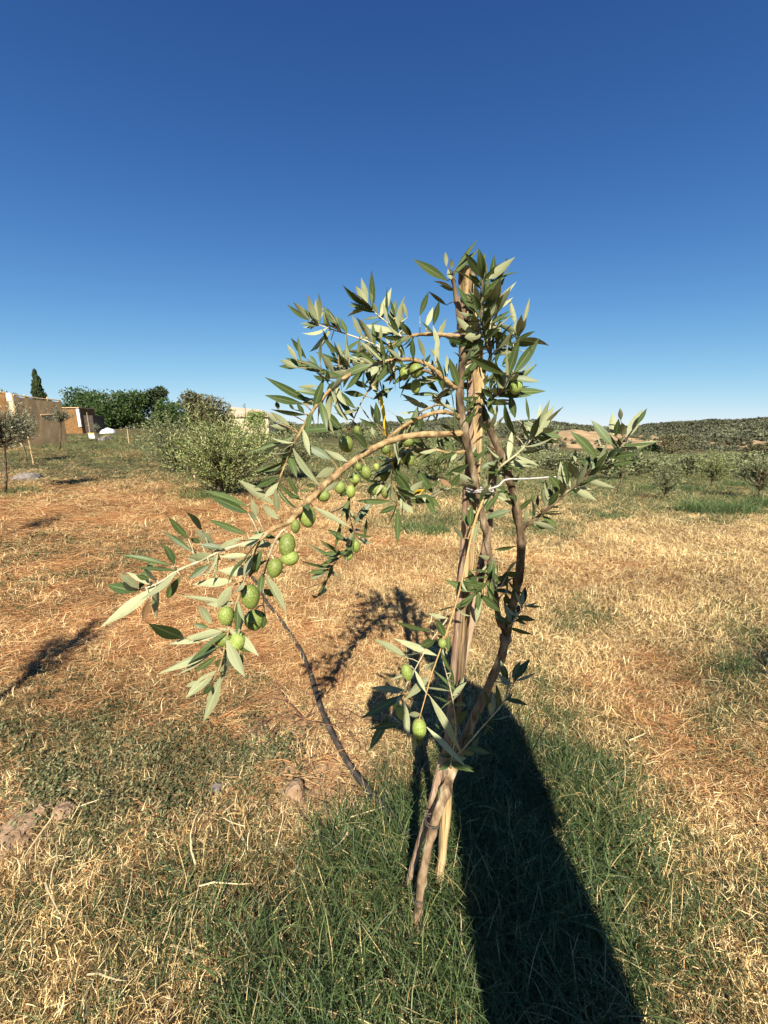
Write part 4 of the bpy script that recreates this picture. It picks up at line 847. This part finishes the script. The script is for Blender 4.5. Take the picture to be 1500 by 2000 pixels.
for u, v, h, w, lab in ((1105, 958, .22, .34, 'ragged green tuft behind the loose twine end'), (1170, 948, .24, .40, 'ragged green tuft under the half hidden sapling'), (1262, 958, .26, .42, 'dull green tuft between the two right saplings'), (1340, 960, .28, .44, 'dull green tuft left of the rounded sapling'), (1440, 950, .28, .46, 'dull green tuft behind the widest tall tuft')):
    tuft(u, v, h, w, 700, lab, u)
# hedge trees, cypress, distant single trees
T = 42.0
for u, top, w, lab, seed, lf, nm, n in (
    (168, 752, 3.4, 'rounded dark tree at the left end of the hedge, behind the screen', 41, 'dark_leaf', 'hedge_tree', 3600), (225, 754, 4.2, 'widest glossy green tree in the middle of the hedge', 42, 'dark_leaf', 'hedge_tree', 4600),
    (272, 768, 3.4, 'lower green hedge tree right of the widest one', 43, 'dark_leaf', 'hedge_tree', 3400), (318, 752, 2.4, 'spiky topped dark tree rising from the hedge', 44, 'cypress_leaf', 'conifer_tree', 3400),
    (340, 774, 2.6, 'small low tree right of the spiky topped one', 45, 'dark_leaf', 'hedge_tree', 2600), (378, 782, 2.6, 'lowest dark tree closing the right end of the hedge', 47, 'dark_leaf', 'hedge_tree', 2600), (412, 770, 3.9, 'brownish dark broad bush right of the hedge', 46, 'dry_leaf', 'hedge_bush', 4200)):
    b = gb(u, 830, T + (seed % 3)); crown_tree(nm, b, hpx(b, top) * 1.02, w * 1.3, lab, seed, lf, .06, int(n * 1.7), .25, 'tree', 'trees of the far hedge', 11)
b = gb(90, 830, 46); crown_tree('cypress_tree', b, hpx(b, 728), 1.7, 'tall narrow dark cypress behind the tan screen', 51, 'cypress_leaf', .1, 3600, .30, 'cypress', None, 16, True)
b = gb(12, 830, 44); crown_tree('garden_tree', b, hpx(b, 756), 3.4, 'dark leafy tree peeking over the brown panel at far left', 52, 'dark_leaf', .2, 2600, .24)
b = gb(505, 830, 40); crown_tree('garden_tree', b, hpx(b, 795), 1.9, 'small yellow green tree beside the tan roof', 53, 'bg_leaf_bright', .2, 1800, .2)
b = gb(55, 830, 47); crown_tree('garden_tree', b, hpx(b, 776), 2.0, 'small dark shrub top just left of the cypress', 54, 'dark_leaf', .2, 1200, .24)
for u, Y, top, w, lab, seed, lf in ((1066, 62, 826, 5.2, 'large rounded grey green tree before the bare slope', 61, 'bg_leaf_grey'), (1030, 66, 838, 4.5, 'dark tree left of the large rounded one before the slope', 62, 'dry_leaf'), (1318, 95, 850, 7.5, 'broad dark tree left of the right bare slope', 63, 'dry_leaf'), (1275, 100, 858, 6.0, 'low dark tree at the foot of the forest hill', 64, 'dark_leaf'), (1225, 90, 862, 5.0, 'green tree behind the right branch tip', 65, 'bg_leaf_grey'), (1480, 88, 868, 5, 'dark tree at the right edge below the bare slope', 66, 'dry_leaf')):
    b = gb(u, 860, Y); crown_tree('field_tree', b, hpx(b, top), w, lab, seed, lf, .15, 3000, .36, 'tree', 'single trees before the hills', 9)

# far woods on the hills, orchard mass in the valley: instanced crowns
def crown_mesh(seed, mt, n=150, ls=.34):
    r = random.Random(seed); mb = MB(); lob = [(Vector((r.uniform(-.28, .28), r.uniform(-.28, .28), r.uniform(.3, .68))), r.uniform(.22, .34)) for _ in range(5)]
    for i in range(n):
        c, s = lob[i % 5]; d = Vector((r.gauss(0, 1), r.gauss(0, 1), r.gauss(0, 1))).normalized(); p = c + d * s * r.random() ** .35
        if p.z < .03: p.z = .03
        dd = (Vector((r.uniform(-1, 1), r.uniform(-1, 1), r.uniform(-.5, 1))) + d * .7).normalized(); leafquad(mb, p, dd, ls * r.uniform(.6, 1.3), ls * r.uniform(.3, .6), r, min(1, max(0, r.gauss(.5, .25))))
    mb.tube([(0, 0, -.1), (0, 0, .4)], [.035, .02], 5, col=0.0)
    return mb.mesh('far_crown', mt)
M['wood'] = mat('wood', [(0, (.05, .058, .032)), (.5, (.105, .112, .062)), (1, (.18, .175, .105))], source='attr', rough=.8, tint=True)
M['grove'] = mat('grove', [(0, (.055, .068, .026)), (.5, (.135, .15, .065)), (1, (.26, .265, .13))], source='attr', rough=.7, tint=True)
far_c = make_protos('proto_wood', [crown_mesh(i, M['wood'], 90, .36) for i in range(4)]); grove_c = make_protos('proto_grove', [crown_mesh(i + 20, M['grove'], 700, .10) for i in range(4)])
def woods():
    r = random.Random(9); pts = []
    def on(hill, n, s0, s1, keep):
        V, nu, nr = hill
        for _ in range(n):
            i, j = r.uniform(0, nu - 1.01), r.uniform(0, nr - 3.2); i0, j0 = int(i), int(j); a = Vector(V[j0 * nu + i0]); bq = Vector(V[(j0 + 1) * nu + i0 + 1]); p = a.lerp(bq, r.random())
            p.x = a.x + (Vector(V[j0 * nu + i0 + 1]).x - a.x) * (i - i0)
            if not keep(p): continue
            s = r.uniform(s0, s1); pts.append((p.x, p.y, p.z - .3, 0, 0, r.uniform(0, 6.28), s * 1.2, s * 1.2, s * .9, r.randrange(4), min(1, max(0, .45 + r.uniform(-.25, .25) + .35 * nz(p.x * .01, p.y * .01)))))
    on(far_hill, 16000, 4.5, 8.5, lambda p: nz(p.x * .011, p.y * .011, 4) > -.36)
    on(bare_a, 420, 1.0, 2.6, lambda p: nz(p.x * .04, p.y * .04, 2) > .05)
    on(bare_b, 900, 1.0, 3.0, lambda p: nz(p.x * .05, p.y * .05, 2) > -.12)
    scatter('hill_woods', far_c, pts, 'dark green scrub and woodland covering the far hills', 'woodland')
    g = []
    Y = 17.0
    while Y < 150:
        stp = 2.0 + Y * .012; x = -.02 * Y if Y > 30 else .36 * Y
        while x < 1.45 * Y + 6:
            xx, yy = x + r.uniform(-.6, .6), Y + r.uniform(-.7, .7); s = r.uniform(1.1, 1.75) * (1 if Y < 60 else 1.2)
            if r.random() < .92: g.append((xx, yy, H(xx, yy) - .05, 0, 0, r.uniform(0, 6.28), s * 1.15, s * 1.15, s * r.uniform(.75, 1.0), r.randrange(4), min(1, max(0, .5 + r.uniform(-.25, .25)))))
            x += stp * .95
        Y += stp * 1.15
    for _ in range(330):                       # scrub along the far left and middle distance
        Y = r.uniform(48, 130); x = r.uniform(-1.1 * Y, .05 * Y); s = r.uniform(1.2, 3.0); g.append((x, Y, H(x, Y) - .05, 0, 0, r.uniform(0, 6.28), s * 1.2, s * 1.2, s * .8, r.randrange(4), r.uniform(.1, .5)))
    scatter('olive_grove', grove_c, g, 'grey green olive grove filling the valley in the middle distance', 'olive grove')
woods()

# ------------------------------------------------------------------ screens, sheds, small things at the left
M['hessian'] = mat('hessian', [(.3, (.48, .30, .14)), (.55, (.56, .37, .185)), (.8, (.60, .42, .23))], scale=3.5, detail=9, rough=.95, bump=.3, bscale=40)
M['brown_panel'] = mat('brown_panel', [(.3, (.14, .07, .025)), (.7, (.25, .135, .052))], scale=5, detail=7, rough=.9, bump=.3)
M['pole_wood'] = mat('pole_wood', [(.3, (.42, .28, .14)), (.7, (.60, .43, .25))], scale=20, rough=.85, stretch=(4, 4, .4))
M['white'] = mat('white', [(.3, (.62, .62, .60)), (.7, (.78, .78, .76))], scale=6, rough=.7)
M['cream'] = mat('cream', [(.3, (.60, .46, .28)), (.7, (.70, .58, .40))], scale=4, rough=.85)
M['lid_yellow'] = mat('lid_yellow', [(.3, (.72, .48, .12)), (.7, (.80, .58, .2))], scale=5, rough=.6)
M['roof'] = mat('roof', [(.3, (.36, .25, .17)), (.7, (.48, .36, .27))], scale=3, detail=8, rough=.9)
M['tarp'] = mat('tarp', [(.3, (.62, .64, .66)), (.7, (.80, .80, .80))], scale=2, rough=.5)
M['painted_hole'] = mat('painted_hole', [(.3, (.035, .03, .025)), (.7, (.07, .055, .045))], scale=4, rough=.9)  # near-black colour painted in for the shade inside openings
def screen(name, A, B, h0, h1, material, label, npost, seed, pole=.05):
    """fabric screen between two ground points, with posts and a top rail."""
    r = random.Random(seed); root = empty(name, A, label, 'screen'); d = B - A; L = d.length; t = Vector((d.x, d.y, 0)).normalized(); nrm = Vector((t.y, -t.x, 0)); nx, nzz = 36, 14; F = []; V = []
    for s in (0, 1):
        for j in range(nzz + 1):
            for i in range(nx + 1):
                f = i / nx; h = h0 + (h1 - h0) * f - .07 * abs(math.sin(f * npost * math.pi)) * (j / nzz)
                w = .010 * nz(f * 6 + seed, j * .22) + .006 * nz(f * 22, j * .5 + seed)
                V.append(A + d * f + Vector((0, 0, h * j / nzz)) + nrm * (w + .008 * (1 - 2 * s)))
    m = (nx + 1) * (nzz + 1)
    for j in range(nzz):
        for i in range(nx):
            a = j * (nx + 1) + i; q = (a, a + 1, a + nx + 2, a + nx + 1); F += [q, tuple(m + k for k in reversed(q))]
    mb = MB(); mb.smooth = True; mb.add(V, F); mb.build('fabric', material, root)
    for i in range(npost + 1):
        f = i / npost; p = A + d * f - nrm * .075; h = h0 + (h1 - h0) * f; mb = MB(); mb.tube([p - Vector((0, 0, .3)), p + Vector((r.uniform(-.04, .04), 0, h + r.uniform(.02, .14)))], [pole, pole * .8], 7, rough=.2); mb.build('post', M['pole_wood'], root)
    mb = MB(); mb.tube([A + Vector((0, 0, h0 + .02)) - nrm * .01, A + d * .5 + Vector((0, 0, (h0 + h1) / 2 + .0)) - nrm * .01, B + Vector((0, 0, h1 + .02)) - nrm * .01], pole * .55, 6, rough=.2); mb.build('top_rail', M['pole_wood'], root)
    return root
A = gb(48, 860, 17.0); B = gb(134, 860, 19.2)
sc_ = screen('hessian_screen', A, B, hpx(A, 772), hpx(B, 783), M['hessian'], 'large tan hessian screen on wooden posts at the left', 4, 3)
mb = MB(); q0 = A.lerp(B, .52); q1 = A.lerp(B, .86); mb.tube([q0 + Vector((0, -.12, 1.35)), q1 + Vector((0, -.12, 1.40))], .028, 6, rough=.2); mb.build('cross_pole', M['pole_wood'], sc_)
A2 = gb(-60, 860, 19.5); B2 = gb(29, 860, 20.5)
screen('brown_screen', A2, B2, hpx(A2, 760), hpx(B2, 767), M['brown_panel'], 'darker brown screen panel at the far left edge', 3, 8)
mb = MB(); q = gb(39, 860, 20.8); hh = hpx(q, 768); root = empty('gate_pillar', q, 'pale pillar with white cap between the two screens', 'pillar')
mb.box((q.x, q.y, q.z + hh * .42), (.42, .4, hh * .84)); mb.build('shaft', M['cream'], root); mb = MB(); mb.box((q.x + .1, q.y - .02, q.z + hh * .92), (.34, .46, hh * .16), 0, 0, None, .85); mb.build('cap', M['white'], root)
q = gb(148, 840, 30.0); root = empty('low_shed', q, 'low brown shed with white corner behind the screen', 'shed'); hh = hpx(q, 797)
mb = MB(); mb.box((q.x, q.y + .8, q.z + hh / 2), (1.25, 1.6, hh)); mb.build('wall', M['brown_panel'], root)
mb = MB(); mb.box((q.x, q.y + .8, q.z + hh + .03), (1.40, 1.8, .06)); mb.build('roof', M['pole_wood'], root)
mb = MB(); mb.box((q.x + .56, q.y - .03, q.z + hh * .62), (.20, .10, hh * .70)); mb.build('corner_board', M['white'], root)
mb = MB(); mb.box((q.x + 1.0, q.y + .9, q.z + hh * .36), (.72, 1.2, hh * .72)); mb.build('painted_void', M['painted_hole'], root)  # solid block, its dark colour stands in for the shaded void by the shed
q = G(183, 857); root = empty('beehive_box', q, 'small white box with yellow lid on the grass', 'box'); s = depth(q) / 750
mb = MB(); mb.box((q.x, q.y, q.z + s * 4.5), (s * 11, s * 9, s * 9)); mb.build('box_body', M['white'], root); mb = MB(); mb.box((q.x, q.y, q.z + s * 10.2), (s * 12, s * 10, s * 2.2)); mb.build('lid', M['lid_yellow'], root)
q = gb(214, 832, 31) - Vector((0, 0, .30)); lump('tarp_heap', q, (1.15, .9, 1.1), M['tarp'], 'white plastic tarp heap in front of the hedge', 'tarp', 4.2)
for i, (u, lab) in enumerate(((200, 'largest pale stone of the heap beside the white box'), (212, 'grey stone at the right end of the stone heap'), (206, 'upper grey stone of the heap by the white box'))):
    lump('stone', gb(u, 850, 21 + .5 * i), (.42, .3, .28), M['rock'], lab, 'stone', i * 3.3 + .4)
q = gb(484, 830, 46); root = empty('farm_house', q, 'low house with tan pitched roof behind the bushes', 'house'); hh = hpx(q, 814); hr = hpx(q, 793)
mb = MB(); mb.box((q.x, q.y + 2, q.z + hh / 2), (5.0, 4, hh)); mb.build('wall', M['cream'], root)
mb = MB(); x0, x1, y0, y1, z0, z1 = q.x - 2.8, q.x + 2.8, q.y - .3, q.y + 4.3, q.z + hh + .01, q.z + hr
mb.add([(x0, y0, z0), (x1, y0, z0), (x1, y1, z0), (x0, y1, z0), (x0 + .3, (y0 + y1) / 2, z1), (x1 - 1.6, (y0 + y1) / 2, z1 - .35)], [(3, 2, 1, 0), (0, 1, 5, 4), (1, 2, 5), (2, 3, 4, 5), (3, 0, 4)]); mb.build('roof', M['roof'], root)
mb = MB(); mb.box((q.x + 1.0, q.y - .02, q.z + hh * .55), (.9, .06, .8)); mb.build('window', M['painted_hole'], root)
# poles and canes among the saplings at the left
for u, v, t, lab in ((176, 850, 805, 'tall thin cane left of the tarp heap'), (252, 868, 836, 'thin pale cane between stone heap and hedge saplings'), (380, 942, 915, 'short stake before the large pale bush'), (344, 870, 838, 'thin cane standing behind the bushy olives')):
    g = G(u, v); h = hpx(g, t); mb = MB(); mb.tube([g - Vector((0, 0, .1)), g + Vector((.02, 0, h))], [.02, .014], 6, rough=.2); tag(mb.build('cane', M['pole_wood'], None, origin=tuple(g)), lab, 'cane')
# fallen twigs on the straw at the right
for u0, v0, u1, v1, lab in ((1196, 1075, 1238, 1090, 'short dark fallen twig farther out on the straw'), (1178, 1166, 1228, 1184, 'dark fallen twig on the straw right of the trunk'), (1428, 1046, 1492, 1065, 'long dark fallen twig near the right edge')):
    a, b = G(u0, v0), G(u1, v1); m_ = a.lerp(b, .5) + Vector((0, .01, .025)); mb = MB(); mb.tube([Vector(x) for x in smooth_path([tuple(a + Vector((0, 0, .015))), tuple(m_), tuple(b + Vector((0, 0, .018)))], 4)], .007, 6, rough=.4); mb.tube([m_, m_ + Vector((.03, .04, .02))], [.004, .002], 5); tag(mb.build('fallen_twig', M['stalk'], None, origin=tuple(a)), lab, 'twig')

# ------------------------------------------------------------------ the person taking the picture (behind the camera; the shadow falls into the view)
M['skin'] = mat('skin', [(.3, (.42, .24, .16)), (.7, (.52, .32, .22))], scale=20, rough=.6)
M['shirt'] = mat('shirt', [(.3, (.10, .13, .20)), (.7, (.14, .17, .25))], scale=30, rough=.9)
M['trousers'] = mat('trousers', [(.3, (.05, .06, .08)), (.7, (.08, .09, .12))], scale=30, rough=.9)
M['hair'] = mat('hair', [(.3, (.02, .015, .01)), (.7, (.04, .03, .02))], scale=60, rough=.6)
M['phone'] = mat('phone', [(.3, (.02, .02, .022)), (.7, (.03, .03, .032))], scale=10, rough=.3)
def skin_obj(name, chains, material, parent, sub=2):
    """chains: list of [(x,y,z,r),...]; equal points are welded, so limbs join in one surface."""
    idx = {}; V = []; RR = []; E = []
    for ch in chains:
        prev = None
        for x, y, z, rr in ch:
            k = (round(x, 4), round(y, 4), round(z, 4))
            if k not in idx: idx[k] = len(V); V.append((x, y, z)); RR.append(rr)
            if prev is not None: E.append((prev, idx[k]))
            prev = idx[k]
    org = wloc(parent); me = bpy.data.meshes.new(name); me.from_pydata([(x - org.x, y - org.y, z - org.z) for x, y, z in V], E, [])
    o = bpy.data.objects.new(name, me); COL.objects.link(o); o.parent = parent
    o.modifiers.new('skin', 'SKIN')
    if not me.skin_vertices:
        bm = bmesh.new(); bm.from_mesh(me); bm.verts.layers.skin.verify(); bm.to_mesh(me); bm.free()
    for i, sv in enumerate(me.skin_vertices[0].data): sv.radius = RR[i] if isinstance(RR[i], tuple) else (RR[i], RR[i]); sv.use_root = (i == 0)
    s = o.modifiers.new('subdivision', 'SUBSURF'); s.levels = sub; s.render_levels = sub; me.materials.append(material); return o
def person():
    bx, by = .395, -.36; z0 = H(bx, by); root = empty('person', (bx, by, z0), 'person in dark shirt holding a phone up, standing behind the viewpoint', 'person')
    pel = (bx, by, .96, .14); ch = (.40, by + .02, 1.36, .135); nk = (.385, by + .03, 1.53, .055); hd = (.375, by + .06, 1.66, .098); cr = (.372, by + .07, 1.77, .080)
    sl = (.245, by + .03, 1.43, .055); sr = (.545, by + .02, 1.40, .055); wl = (.085, -.115, 1.165, .026); wr = (.555, by + .16, .92, .026)
    el_, er_ = (.215, by + .14, 1.215, .042), (.555, by - .01, 1.12, .042)
    body = [[pel, (.415, by, 1.15, .125), ch, nk, hd, cr], [ch, sl, el_, wl, (.045, -.07, 1.165, .022)], [ch, sr, er_, wr, (.545, by + .22, .88, .024)]]
    for sx in (-1, 1): body.append([pel, (bx + sx * .09, by, .86, .09), (bx + sx * .10, by + .01, .48, .058), (bx + sx * .10, by - .01, z0 + .09, .038), (bx + sx * .11, by + .14, z0 + .03, .03)])
    for i, (dx, dz) in enumerate(((.0, .0), (.005, .022), (.01, -.022), (.012, -.042))):       # left hand fingers curl round the phone's edge
        body.append([(.045, -.07, 1.165, .022), (-.018 + dx, -.035, 1.168 + dz, .009), (-.024 + dx, -.010, 1.170 + dz, .008), (-.008 + dx, .000 - .012, 1.170 + dz, .007)])
    body.append([(.045, -.07, 1.165, .022), (.015, -.05, 1.19, .010), (.012, -.03, 1.205, .009)])
    for i, dx in enumerate((-.024, -.008, .008, .024)): body.append([(.545, by + .22, .88, .024), (.545 + dx, by + .27, .862, .009), (.545 + dx, by + .30, .842, .008), (.545 + dx * .9, by + .31, .820, .007)])
    body.append([(.545, by + .22, .88, .024), (.512, by + .235, .87, .010), (.502, by + .262, .855, .009)])
    skin_obj('body', body, M['skin'], root)
    skin_obj('shirt', [[(bx, by, .92, .146), (.405, by, 1.15, .138), (.40, by + .02, 1.36, .145), (.388, by + .028, 1.50, .07)], [(.40, by + .02, 1.36, .145), (.245, by + .03, 1.43, .070), (.20, by + .09, 1.28, .060)], [(.40, by + .02, 1.36, .145), (.545, by + .02, 1.40, .070), (.55, by + .06, 1.24, .060)]], M['shirt'], root)
    skin_obj('trousers', [[(bx, by, .98, .14), (bx, by, .90, .142)]] + [[(bx, by, .90, .142), (bx + sx * .075, by, .78, .098), (bx + sx * .09, by + .01, .48, .080), (bx + sx * .10, by - .01, z0 + .10, .065)] for sx in (-1, 1)], M['trousers'], root)
    skin_obj('hair', [[(.375, by + .02, 1.62, .105), (.372, by + .04, 1.74, .105), (.370, by + .06, 1.80, .075)]], M['hair'], root)
    mb = MB(); f = Vector((0, CP, -SP)); upv = Vector((0, SP, CP)); c = Vector((.030, 0, CAM_H)) - f * .012 - upv * .045; V = []
    for k in (-.004, .004):
        for i, j in ((-.036, -.074), (.036, -.074), (.036, .074), (-.036, .074)): V.append(c + Vector((i, 0, 0)) + upv * j + f * k)
    mb.add(V, [(3, 2, 1, 0), (4, 5, 6, 7), (0, 1, 5, 4), (1, 2, 6, 5), (2, 3, 7, 6), (3, 0, 4, 7)]); tag(mb.build('mobile_phone', M['phone'], None, origin=tuple(c)), 'dark phone held up by the person behind the viewpoint', 'phone')
person()
